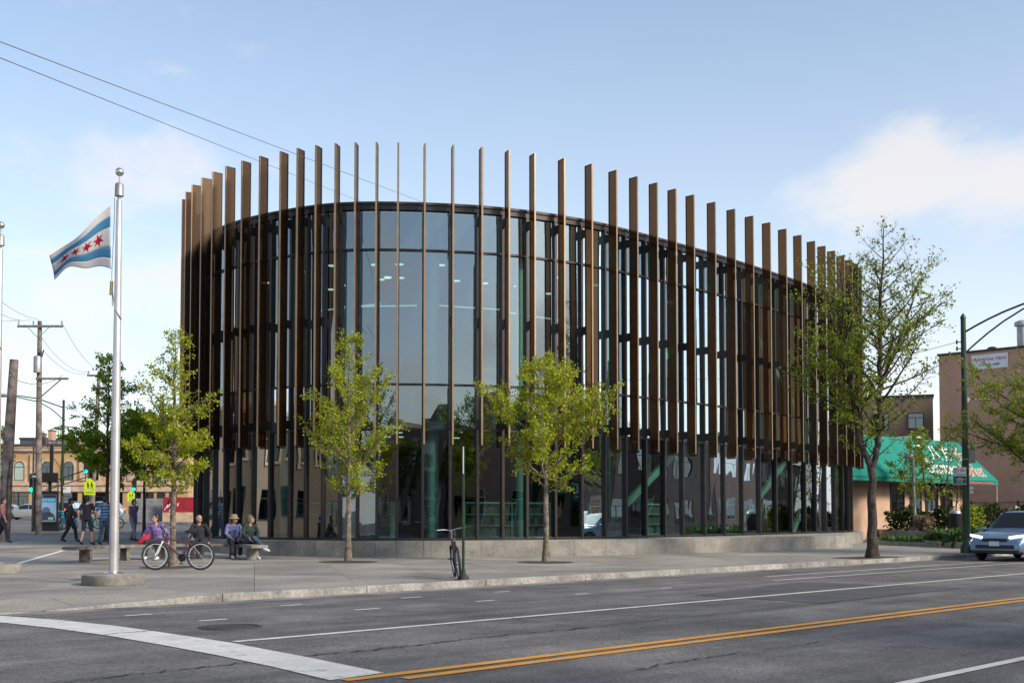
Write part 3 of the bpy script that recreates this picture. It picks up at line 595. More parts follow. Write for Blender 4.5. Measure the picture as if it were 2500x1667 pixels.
tree('street_tree', 'thin upright tree behind the leaning bicycle, leaves in front of the left fins', TL, 6.1, lerpf((0, .55), (.2, .95), (.4, .85), (.6, .5), (1, .1)), 1.75, 10000, 43, M['leaf1'], M['bark'], .085, .066, 'young plaza trees', dens=lambda p, t: 1.6 if p.z < 4 else .55, twig=1.2)
pit(TL, .8, '')
T2 = GD(353, 49); tree('street_tree', 'round leafy tree behind the woman in purple, dense low crown', T2, 4.9, lerpf((0, .9), (.25, 1.6), (.6, 1.45), (.85, .9), (1, .25)), 2.35, 14000, 52, M['leaf4'], M['bark_dark'], .08, .10, 'young plaza trees', twig=1.3)
T3 = GD(262, 47); tree('street_tree', 'pointed tree directly behind the flagpole with dense lower leaves', T3, 7.6, lerpf((0, 1.0), (.15, 1.75), (.32, 1.5), (.5, .95), (.75, .7), (1, .15)), 2.2, 17000, 64, M['leaf4'], M['bark_dark'], .09, .095, 'young plaza trees', dens=lambda p, t: 2.2 if p.z < 4.4 else .6, twig=1.3)
pit(GD(353, 49), .7, ''); pit(GD(262, 47), .7, '')
TE = D(2600, 1340, 38); tree('street_tree', 'spreading green tree cut off by the right edge of the picture', (TE.x, TE.y, 0), 6.3, lerpf((0, 2.4), (.25, 3.5), (.55, 2.4), (1, .4)), 2.1, 24000, 71, M['leaf2'], M['bark_dark'], .13, .08, nb=46, up=.5, twig=1.1)
tree('street_tree', 'leafy tree at the far left edge behind the timber pole', GD(-25, 62), 5.4, lerpf((0, .8), (.3, 1.3), (.7, 1.0), (1, .2)), 2.2, 4500, 77, M['leaf2'], M['bark_dark'], .08, .13, 'young plaza trees')
# ---------------------------------------------------------------- flagpoles
def flagpole(base, lab, lean=0.0):
    o = empty('flagpole', base, 0, lab, 'flagpole', 'flagpoles on round concrete bases')
    b = MB(); b.lathe([(0.56, 0), (.575, .02), (.575, .185), (.555, .2), (0, .2)], 36); b.build('base', M['concrete'], o, smooth=True)
    b = MB(); b.lathe([(.19, .2), (.19, .215), (.15, .235), (.085, .25), (.08, .27)], 24); b.build('collar', M['bright_metal'], o, smooth=True)
    b = MB(); b.tube([(0, 0, .2), (0, 0, 3), (0, 0, 7.35)], [.088, .083, .052], 20); b.build('pole', M['pole_metal'], o, smooth=True)
    b = MB(); b.lathe([(.03, 7.35), (.035, 7.42), (.085, 7.43), (.078, 7.66), (.06, 7.68), (.012, 7.69), (.012, 7.83), (0, 7.83)], 18); b.build('truck', M['galv'], o, smooth=True)
    MB().ball((0, 0, 7.90), .082, 18, 12).build('ball', M['bright_metal'], o, smooth=True)
    b = MB(); b.tube([(-.085, 0, 7.4), (-.09, .0, 6.9), (-.12, 0, 5.9), (-.1, 0, 5.3)], .007, 6); b.tube([(-.105, 0, 5.6), (-.03, -.07, 5.25), (.06, -.06, 5.1), (.085, -.02, 5.05)], .012, 6); b.build('halyard', M['galv'], o)
    b = MB(); b.tube([(-.12, 0, 5.78), (-.13, 0, 5.52)], .032, 8); b.build('counterweight', mat('brass', (0.3, 0.22, 0.1), .4, .8), o)
    return o
FB = G(277, 1426); flagpole(FB, 'aluminium flagpole with ball top carrying the star flag'); FB2 = G(-14, 1399); flagpole(FB2, 'second flagpole cut off by the left edge of the picture')
def flagfn(u, v):                        # u 0..1 from the hoist, v 0..1 from the foot: streaming, drooping cloth
    x = -.13 - 1.28 * u - .04 * math.sin(6 * u + 2 * v) + .10 * u * v; top = -.98 * u ** .92 + .04 * math.sin(9 * u); bot = -.10 * u ** 2 + .10 * math.sin(3.0 * u) + .03 * math.sin(11 * u)
    z = 6.02 + (1.24 + top) * v + bot * (1 - v)
    y = .13 * math.sin(7.0 * u + 2.0 * v) * (.2 + u) + .35 * u * (1 - v); return Vector((x, y, z))
fl = empty('flag', FB, 0, 'white flag with two blue stripes and red stars streaming from the flagpole', 'flag')
def clothpatch(name, m, u0, u1, v0, v1, off=0.0, nu=40, nv=6):
    b = MB()
    for j in range(nv + 1):
        for i in range(nu + 1): b.v.append(tuple(flagfn(u0 + (u1 - u0) * i / nu, v0 + (v1 - v0) * j / nv) + Vector((0, off, 0))))
    for j in range(nv):
        for i in range(nu): q = j * (nu + 1) + i; b.f.append((q, q + 1, q + nu + 2, q + nu + 1))
    o = b.build(name, m, fl, smooth=True); s_ = o.modifiers.new('thickness', 'SOLIDIFY'); s_.thickness = .003; s_.offset = 0; return o
def clothm(n, c):
    m = leafmat(n, tuple(x * 1.2 for x in c), c, 0.5); return m
CW, CB, CR = clothm('flag_white', (0.80, 0.79, 0.80)), clothm('flag_blue', (0.10, 0.36, 0.62)), clothm('flag_red', (0.55, 0.02, 0.06))
for nm, m, v0, v1 in (('white_stripe', CW, 0, .17), ('blue_stripe', CB, .17, .335), ('white_field', CW, .335, .665), ('blue_stripe', CB, .665, .83), ('white_stripe', CW, .83, 1)): clothpatch(nm, m, 0, 1, v0, v1)
for su in (.2, .4, .6, .8):
    for off in (-.006, .006):
        b = MB(); b.v.append(tuple(flagfn(su, .5) + Vector((0, off, 0))))
        for k in range(12):
            r = .155 if k % 2 == 0 else .062; a = k * math.pi / 6 + .26; b.v.append(tuple(flagfn(su + r * math.cos(a) / 1.55, .5 + r * math.sin(a) / 1.15) + Vector((0, off, 0))))
        b.f = [(0, 1 + k, 1 + (k + 1) % 12) for k in range(12)]; b.build('red_star', CR, fl)
# ---------------------------------------------------------------- long curved bench
bq = [GT(x, y) for x, y in ((168, 1375), (260, 1369), (350, 1366), (440, 1363), (530, 1362), (600, 1363), (634, 1368))]
bench = empty('bench', (0, 0, 0), 0, 'long low curved bench with weathered slab seat between the flagpole and the library', 'bench')
def crv(P, n):
    out = []
    for i in range(len(P) - 1):
        p0, p1, p2, p3 = P[max(i - 1, 0)], P[i], P[i + 1], P[min(i + 2, len(P) - 1)]
        for k in range(n):
            t = k / n; out.append(.5 * ((2 * p1) + (p2 - p0) * t + (2 * p0 - 5 * p1 + 4 * p2 - p3) * t * t + (3 * p1 - p0 - 3 * p2 + p3) * t ** 3))
    return out + [P[-1]]
BC = crv(bq, 8); BH = .44
def bench_seg(i0, i1, m, nm):
    b = MB(); k = 0
    for i in range(i0, i1 + 1):
        p = BC[i]; t = (BC[min(i + 1, len(BC) - 1)] - BC[max(i - 1, 0)]); t.z = 0; t.normalize(); q = Vector((-t.y, t.x, 0)) * .24
        for s_, z in ((-1, BH - .085), (1, BH - .085), (1, BH), (-1, BH)): b.v.append(tuple(p + q * s_ + Vector((0, 0, z))))
        k += 1
    for i in range(k - 1):
        for e in range(4): b.f.append((4 * i + e, 4 * i + (e + 1) % 4, 4 * i + 4 + (e + 1) % 4, 4 * i + 4 + e))
    b.f += [(3, 2, 1, 0), tuple(4 * (k - 1) + e for e in range(4))]; b.build(nm, m, bench, bevel=.008)
cuts = [0, 8, 16, 24, 32, 40, len(BC) - 1]
for a, c in zip(cuts, cuts[1:]): bench_seg(a, c, M['concrete'] if a >= 40 else M['timber'], 'seat_slab')
for i in (4, 12, 20, 28, 36, 43):
    p = BC[i]; t = BC[i + 1] - BC[i - 1]; MB().box(p + Vector((0, 0, (BH - .085) / 2 - .01)), (.1, .36, BH - .087), Matrix.Rotation(math.atan2(t.y, t.x), 3, 'Z')).build('leg', M['concrete'] if i > 40 else M['timber'], bench)
def bench_at(px):
    best = min(BC, key=lambda p: abs(1250 + p.x / p.y * FOC - px)); return best
# ---------------------------------------------------------------- bicycles
def bicycle(name, lab, loc, rz, lean, fm, forkm, group=None, basket=False, step=False, R=.335, cat='bicycle'):
    o = empty(name, loc, rz, lab, cat, group); o.rotation_mode = 'XYZ'; o.rotation_euler = (lean, 0, rz)
    rw_, fw = Vector((0, 0, R)), Vector((1.08, 0, R)); bb = Vector((.43, 0, .29)); st = Vector((.30, 0, .78)); hd = Vector((.87, 0, .82)); hl = Vector((.91, 0, .69))
    for c in (rw_, fw):
        w = MB().torus(c, R - .024, .026, n=36, m=8).build('tyre', M['rubber'], o, smooth=True)
        MB().torus(c, R - .06, .012, n=36, m=6).build('rim', M['chrome'], w, smooth=True)
        b = MB(); b.tube([c + Vector((0, -.045, 0)), c + Vector((0, .045, 0))], .022, 8)
        for k in range(20):
            a = 2 * math.pi * k / 20; b.tube([c + Vector((0, .02 * (-1) ** k, 0)), c + Vector((math.cos(a) * (R - .06), 0, math.sin(a) * (R - .06)))], .0022, 3, caps=False)
        b.build('spokes', M['galv'], w)
    b = MB()
    if step: b.tube([hl, (.62, 0, .42), bb], .036, 10); b.tube([hd, hl], .024, 8)
    else: b.tube([hd - Vector((.01, 0, .04)), st - Vector((-.02, 0, .16))], .021, 10); b.tube([hl, bb], .026, 10); b.tube([hd, hl], .024, 8)
    b.tube([bb, st], .018, 8)
    for s_ in (-.05, .05): b.tube([bb + Vector((0, s_ * .5, 0)), rw_ + Vector((0, s_, 0))], .012, 6); b.tube([st + Vector((0, s_ * .3, -.1)), rw_ + Vector((0, s_, 0))], .009, 6)
    b.build('frame', fm, o, smooth=True)
    b = MB()
    for s_ in (-.055, .055): b.tube([hl + Vector((0, s_, -.03)), fw + Vector((0, s_, 0))], [.019, .013], 8)
    b.tube([hl + Vector((0, -.055, -.02)), hl + Vector((0, .055, -.02))], .02, 8); b.build('fork', forkm, o, smooth=True)
    b = MB(); b.tube([hd, hd + Vector((-.03, 0, .13)), hd + Vector((.03, 0, .17))], .014, 8); hb = hd + Vector((.03, 0, .17)); b.tube([hb + Vector((-.10, -.31, .04)), hb + Vector((-.02, -.14, .03)), hb, hb + Vector((-.02, .14, .03)), hb + Vector((-.10, .31, .04))], .012, 8); h_ = b.build('handlebar', M['chrome'], o, smooth=True)
    b = MB(); b.tube([hb + Vector((-.10, -.31, .04)), hb + Vector((-.145, -.40, .03))], .017, 8); b.tube([hb + Vector((-.10, .31, .04)), hb + Vector((-.145, .40, .03))], .017, 8); b.build('grip', M['rubber'], h_)
    b = MB(); b.tube([st, st + Vector((-.04, 0, .12))], .013, 8); b.build('seat_post', M['chrome'], o)
    b = MB(); b.tube([st + Vector((-.19, 0, .155)), st + Vector((-.12, 0, .15)), st + Vector((0, 0, .14)), st + Vector((.10, 0, .13))], [.05, .085, .045, .018], 10, flat=.45)
    b.v = [(x, y, z) for x, y, z in b.v]; b.build('saddle', M['blackplastic'], o, smooth=True)
    b = MB(); b.lathe([(.085, -.004), (.095, -.004), (.095, .004), (.085, .004), (.085, -.004)], 20); b.v = [(x + bb.x, z + bb.y + .05, y + bb.z) for x, y, z in b.v]
    b.tube([bb + Vector((0, -.06, 0)), bb + Vector((.07, -.07, -.14))], .012, 6); b.tube([bb + Vector((0, .06, 0)), bb + Vector((-.07, .07, .14))], .012, 6); b.build('crank', M['blackplastic'], o)
    b = MB(); b.box(bb + Vector((.07, -.13, -.14)), (.09, .09, .022)); b.box(bb + Vector((-.07, .13, .14)), (.09, .09, .022)); b.build('pedal', M['blackplastic'], o)
    b = MB(); b.tube([bb + Vector((0, .055, .09)), rw_ + Vector((0, .055, .03))], .004, 4); b.tube([bb + Vector((0, .055, -.09)), rw_ + Vector((0, .055, -.05))], .004, 4); b.build('chain', M['blackplastic'], o)
    if basket:
        b = MB(); b.box((1.05, 0, .95), (.24, .34, .24)); b.box((1.02, 0, .74), (.05, .2, .2)); b.build('basket', fm, o, bevel=.03)
        b = MB(); rr_ = R + .02
        for a0 in range(7): 
            a1 = math.radians(20 + a0 * 22); a2 = math.radians(42 + a0 * 22)
            q = [Vector((math.cos(a) * rr_, s_, R + math.sin(a) * rr_)) for a in (a1, a2) for s_ in (-.05, .05)]; b.add(q, [(0, 1, 3, 2)])
        b.add([(-.26, .06, .18), (.12, .06, .30), (.02, .06, .62), (-.22, .06, .56)], [(0, 1, 2, 3)]); f_ = b.build('mudguard', fm, o); s2 = f_.modifiers.new('t', 'SOLIDIFY'); s2.thickness = .01
    return o
bp = G(491, 1391); bicycle('bicycle', 'mauve and silver mountain bicycle leaning on the thin tree by the woman in purple', (bp.x - .02, bp.y, 0), math.pi - .02, R_(3), mat('mauve_paint', (0.13, 0.05, 0.075), .35, .3), M['whitepaint'], R=.34)
bk = G(1123, 1415); bicycle('bicycle', 'black bicycle locked end on to the thin sign post at the kerb', (bk.x, bk.y, 0), R_(98), R_(-6), M['blackplastic'], M['blackplastic'], R=.34)
sp = empty('sign_post', G(1131, 1413), 0, 'thin dark sign post with the sign edge on beside the locked black bicycle', 'sign post')
MB().tube([(0, 0, 0), (0, 0, 2.72)], .028, 8).build('post', M['lampgreen'], sp); b = MB(); b.lathe([(.13, 0), (.12, .03), (.05, .12), (.04, .2)], 14); b.build('foot', M['rubber'], sp, smooth=True)
MB().box((.0, .0, 2.43), (.012, .46, .55), Matrix.Rotation(R_(1), 3, 'Z')).build('sign_panel', M['signwhite'], sp)
BL = mat('bike_share_blue', (0.03, 0.30, 0.46), .4, .1)
for k, (px, py, a) in enumerate(((158, 1291, 150), (182, 1293, 145), (218, 1290, 20), (240, 1291, 25))):
    p = GT(px, py); bicycle('hire_bicycle', ['sky blue hire bicycle nearest the advertising kiosk', 'sky blue hire bicycle second from the advertising kiosk', 'sky blue hire bicycle between the man in shorts and the man in stripes', 'sky blue hire bicycle nearest the flagpole behind the man in stripes'][k], p, R_(a), 0, BL, BL, 'blue hire bicycles at the docking rack', basket=True, step=True)
# ---------------------------------------------------------------- people
def V3(*a): return Vector(a)
def person(label, loc, rz, J, top, legs, shoes, hair, sleeves=.6, leglen=1.0, vox=.009, extra=None, hat=None, grp=None, sk=None, bald=False, skirtless=True):
    """J: joints; one continuous skinned body, clothes and hair as children"""
    o = empty('person', loc, rz, label, 'person', grp); sk = sk or M['skin']
    def rem(ob, v): m = ob.modifiers.new('remesh', 'REMESH'); m.mode = 'VOXEL'; m.voxel_size = v; m.use_smooth_shade = True; return ob
    b = MB(); hd, nk, ch, pe = J['head'], J['neck'], J['chest'], J['pelvis']; fwd = J.get('face', V3(0, -1, 0)).normalized(); up = V3(0, 0, 1)
    side = fwd.cross(up).normalized()
    b.tube([pe - V3(0, 0, .05), pe.lerp(ch, .5), ch, ch.lerp(nk, .7)], [.14, .125, .15, .08], 14, flat=.62)
    b.tube([ch.lerp(nk, .5), nk, hd - V3(0, 0, .04)], [.062, .053, .05], 10)
    fm = Matrix((side, fwd, up)).transposed(); b.ball(hd, .1, 16, 12, (.80, .95, 1.14), fm); b.ball(hd + fwd * .035 - up * .055, .068, 12, 8, (.9, .95, 1.0), fm)
    b.ball(hd + fwd * .1 - up * .012, .017, 8, 6, (.8, 1.0, 1.5), fm); b.ball(hd + fwd * .085 - up * .062, .016, 8, 6, (1.7, .8, .55), fm)
    for s_ in (-1, 1):
        b.ball(hd + side * s_ * .082 - up * .01, .025, 8, 6, (.4, .7, 1.2), fm)
        sh, el, wr = J['sh'][s_ > 0], J['el'][s_ > 0], J['wr'][s_ > 0]
        b.tube([ch.lerp(nk, .45), sh, el, wr], [.055, .052, .04, .027], 10)
        hdv = (J['hand'][s_ > 0] - wr).normalized(); pn = J.get('palm', V3(0, 0, -1)); lat = hdv.cross(pn).normalized()
        b.tube([wr, wr + hdv * .05, wr + hdv * .088], [.026, .038, .034], 10, flat=.5)
        for k, (off, ln) in enumerate(((-.03, .062), (-.010, .075), (.010, .070), (.028, .055))):
            a = wr + hdv * .078 + lat * off; c = a + hdv * ln * .55 + pn * .006; b.tube([a, c, c + hdv * ln * .45 + pn * .022], [.0092, .0088, .007], 6)
        a = wr + hdv * .03 + lat * -.03; b.tube([a, a + hdv * .035 - lat * .028 + pn * .01, a + hdv * .065 - lat * .03 + pn * .02], [.011, .010, .008], 6)
        hp, kn, an = J['hip'][s_ > 0], J['kn'][s_ > 0], J['an'][s_ > 0]; b.tube([pe, hp, hp.lerp(kn, .5), kn, kn.lerp(an, .35), an], [.09, .082, .07, .053, .052, .034], 12)
    body = rem(b.build('body', sk, o, smooth=True), vox)
    b = MB(); b.tube([pe - V3(0, 0, .09), pe + V3(0, 0, .06), pe.lerp(ch, .55), ch, ch.lerp(nk, .62)], [.172, .165, .155, .172, .095], 16, flat=.7)
    for s_ in (0, 1):
        sh, el, wr = J['sh'][s_], J['el'][s_], J['wr'][s_]; P = [ch.lerp(nk, .35), sh, sh.lerp(el, .5), el]; rd = [.075, .07, .063, .056]
        if sleeves > 1: P += [el.lerp(wr, sleeves - 1)]; rd += [.046]
        else: P[-1] = sh.lerp(el, sleeves)
        b.tube(P, rd, 10)
    rem(b.build('top', top, o, smooth=True), vox * 1.2)
    b = MB(); b.tube([pe - V3(0, 0, .04), pe + V3(0, 0, .07)], [.16, .155], 14, flat=.72)
    for s_ in (0, 1):
        hp, kn, an = J['hip'][s_], J['kn'][s_], J['an'][s_]; P = [pe, hp, hp.lerp(kn, .5), kn]; rd = [.10, .102, .088, .072]
        if leglen > .55: P += [kn.lerp(an, .5), kn.lerp(an, min(leglen, 1) * .94)]; rd += [.066, .06]
        else: P += [kn.lerp(an, .06)]; rd += [.085]
        b.tube(P, rd, 12)
    rem(b.build('trousers', legs, o, smooth=True), vox * 1.2)
    for s_ in (0, 1):
        an, toe = J['an'][s_], J['toe'][s_]; d = (toe - an); b = MB(); b.tube([an - d * .28 + V3(0, 0, -.035), an + V3(0, 0, -.02), an.lerp(toe, .55) + V3(0, 0, -.012), toe], [.034, .048, .043, .028], 10); b.build('shoe', shoes, o, smooth=True)
    b = MB()
    if not bald:
        b.ball(hd - fwd * .022 + up * .022, .108, 16, 12, (.86, .93, 1.08), fm); b.ball(hd - fwd * .05 - up * .045, .08, 12, 8, (1.05, .75, 1.0), fm)
    else:
        b.ball(hd - fwd * .04 + up * .0, .098, 14, 10, (.9, .85, 1.0), fm)
    hr = b.build('hair', hair, o, smooth=True); rem(hr, .012)
    b = MB()
    for s_ in (-1, 1): b.ball(hd + fwd * .088 + side * s_ * .032 + up * .012, .011, 8, 6, (1.2, .6, .6), fm)
    b.build('eyes', M['ink'], o)
    if hat:
        b = MB(); b.lathe([(0, .15), (.06, .148), (.095, .12), (.105, .05), (.155, .015), (.158, .008), (.1, .03), (0, .03)], 24, tuple(hd)); h_ = b.build('bucket_hat', hat, o, smooth=True)
    return o
def seated(lean=0.0, face=(0, -1, 0), spread=.16, hands=None, z=BH, knees=None, crossed=False):
    f = V3(*face); J = dict(pelvis=V3(0, 0, z + .10), chest=V3(0, -.05 - lean, z + .43), neck=V3(0, -.06 - lean * 1.3, z + .60), head=V3(0, -.085 - lean * 1.5, z + .745), face=f)
    J['sh'] = [V3(-.185, -.05 - lean, z + .54), V3(.185, -.05 - lean, z + .54)]
    hands = hands or (V3(-.12, -.33, z + .17), V3(.12, -.33, z + .17)); J['wr'] = [hands[0], hands[1]]
    J['el'] = [(J['sh'][0] + hands[0]) / 2 + V3(-.09, .06, -.05), (J['sh'][1] + hands[1]) / 2 + V3(.09, .06, -.05)]
    J['hand'] = [hands[0] + (hands[0] - J['el'][0]).normalized() * .1, hands[1] + (hands[1] - J['el'][1]).normalized() * .1]
    J['hip'] = [V3(-.09, -.02, z + .08), V3(.09, -.02, z + .08)]
    J['kn'] = [V3(-spread, -.43, z + .07), V3(spread, -.43, z + .07)]; J['an'] = [V3(-spread, -.44, .085), V3(spread, -.40, .085)]
    if crossed:
        J['kn'] = [V3(-.03, -.46, z + .19), V3(.10, -.43, z + .06)]; J['an'] = [V3(.20, -.66, z - .12), V3(.08, -.43, .085)]
    J['toe'] = [a + (V3(0, -.17, -.05) if not (crossed and i == 0) else V3(.10, -.12, -.07)) for i, a in enumerate(J['an'])]; return J
def walking(sc=1.0, st=.22, face=(0, -1, 0), arm=.12):
    J = dict(pelvis=V3(0, 0, .95), chest=V3(0, -.02, 1.28), neck=V3(0, -.03, 1.46), head=V3(0, -.05, 1.595), face=V3(*face))
    J['sh'] = [V3(-.19, -.02, 1.40), V3(.19, -.02, 1.40)]; J['el'] = [V3(-.25, .04 - arm, 1.13), V3(.25, .06 + arm * .6, 1.13)]; J['wr'] = [V3(-.25, -.07 - arm, .90), V3(.25, .02 + arm * .5, .89)]
    J['hand'] = [w + V3(0, -.03, -.1) for w in J['wr']]; J['palm'] = V3(1, 0, 0)
    J['hip'] = [V3(-.095, 0, .92), V3(.095, 0, .92)]; J['kn'] = [V3(-.1, -st * .75, .51), V3(.1, st * .25 - .03, .50)]; J['an'] = [V3(-.1, -st, .09), V3(.1, st, .12)]
    J['toe'] = [J['an'][0] + V3(-.01, -.17, -.055), J['an'][1] + V3(.01, -.16, -.085)]
    for k, v in J.items():
        if k in ('face', 'palm'): continue
        J[k] = [x * sc for x in v] if isinstance(v, list) else v * sc
    return J
def seat_pt(px, fwd=0.0):
    p = bench_at(px); return Vector((p.x, p.y - .03 - fwd, p.z))
purple = cloth('purple_hoodie', (0.20, 0.13, 0.36), var=.25, scale=14); darkcl = cloth('dark_trousers', (0.025, 0.025, 0.035)); blackj = cloth('black_jacket', (0.03, 0.03, 0.035))
J = seated(.04, (-.55, -.8, -.05), .17, (V3(-.36, -.12, BH + .12), V3(.36, -.05, BH + .08)))
w1 = seat_pt(388); person('seated woman in purple hooded top with a red bag on the curved bench', w1, R_(-4), J, purple, darkcl, M['whitepaint'], M['hair'], sleeves=1.95, vox=.009)
bag = empty('bag', w1 + V3(-.33, -.17, BH), 0, 'red cloth bag held by the seated woman in purple', 'bag')
b = MB(); b.tube([(-.16, 0, .02), (-.11, 0, .05), (0, 0, .13), (.1, 0, .22), (.15, 0, .28)], [.035, .085, .105, .075, .025], 14, flat=.5); b.build('pouch', cloth('red_fabric', (0.55, 0.02, 0.05)), bag, smooth=True); b = MB(); b.torus((.15, 0, .30), .04, .009, n=16, m=6); b.build('handle', cloth('red_strap', (0.45, 0.02, 0.05)), bag, smooth=True)
J = seated(-.02, (.6, -.75, .05), .14, (V3(-.16, -.34, BH + .17), V3(.30, -.12, BH + .05)))
person('seated older man in black jacket alone behind the rear bicycle wheel', seat_pt(488), R_(8), J, blackj, darkcl, M['blackplastic'], M['greyhair'], sleeves=1.97, vox=.009, bald=True)
J = seated(.03, (.75, -.6, -.05), .12); person('seated woman in tan bucket hat and blue patterned shirt at the bench end', seat_pt(572), R_(28), J, cloth('blue_print', (0.32, 0.34, 0.58), scale=22, col2=(0.06, 0.07, 0.25)), darkcl, M['whitepaint'], M['hair'], sleeves=1.6, vox=.009, hat=cloth('straw_hat', (0.46, 0.35, 0.21)))
J = seated(.05, (.85, -.35, -.1), .1, crossed=True); person('seated grey haired man in dark green coat with crossed legs at the bench end', seat_pt(606, .02), R_(40), J, cloth('green_coat', (0.03, 0.045, 0.04)), cloth('blue_jeans', (0.04, 0.07, 0.13)), M['whitepaint'], M['greyhair'], sleeves=1.95, vox=.009)
navy = cloth('navy_tee', (0.02, 0.02, 0.035))
def stripes(name, a, c, per=.11):
    m = cloth(name, a); t = m.node_tree; L = t.links.new; bs = t.nodes['Principled BSDF']; tc = N(t, 'ShaderNodeTexCoord'); sp_ = N(t, 'ShaderNodeSeparateXYZ'); L(tc.outputs['Object'], sp_.inputs[0])
    mu = N(t, 'ShaderNodeMath', operation='MULTIPLY', n_1=2 * math.pi / per); L(sp_.outputs['Z'], mu.inputs[0]); sn = N(t, 'ShaderNodeMath', operation='SINE'); L(mu.outputs[0], sn.inputs[0])
    gt = N(t, 'ShaderNodeMath', operation='GREATER_THAN', n_1=0.1); L(sn.outputs[0], gt.inputs[0]); mx = N(t, 'ShaderNodeMix', data_type='RGBA'); L(gt.outputs[0], mx.inputs[0]); mx.inputs['A'].default_value = (*a, 1); mx.inputs['B'].default_value = (*c, 1)
    for l in list(bs.inputs['Base Color'].links): t.links.remove(l)
    L(mx.outputs['Result'], bs.inputs['Base Color']); return m
WK = 'people walking across the plaza'
person('man in black shirt and dark shorts walking away behind the bench', GD(213, 42.5), R_(172), walking(1.05, .2), navy, cloth('dark_shorts', (0.03, 0.035, 0.055)), M['blackplastic'], M['hair'], sleeves=.75, leglen=.3, vox=.012, grp=WK)
person('man in blue striped shirt and jeans walking beside the flagpole', GD(256, 42.6), R_(165), walking(1.04, .16), stripes('blue_stripes', (0.03, 0.06, 0.17), (0.14, 0.25, 0.42)), cloth('jeans', (0.05, 0.075, 0.15)), M['blackplastic'], M['hair'], sleeves=.8, vox=.012, grp=WK)
person('person in dark brown clothes walking past the blue hire bicycles', GD(171, 46), R_(120), walking(1.0, .26), cloth('brown_top', (0.05, 0.042, 0.04)), darkcl, M['blackplastic'], M['hair'], sleeves=1.9, vox=.013, grp=WK)
person('person in lilac top and pale jeans walking beyond the bench', GD(326, 47), R_(60), walking(.97, .22), cloth('lilac_top', (0.2, 0.15, 0.24)), cloth('pale_jeans', (0.25, 0.27, 0.36)), M['blackplastic'], M['hair'], sleeves=1.8, vox=.013, grp=WK)
person('person in pink top and dark trousers at the left edge by the timber pole', GD(6, 45), R_(100), walking(1.0, .25), cloth('pink_top', (0.36, 0.16, 0.17)), darkcl, M['blackplastic'], M['hair'], sleeves=1.5, vox=.013, grp=WK)
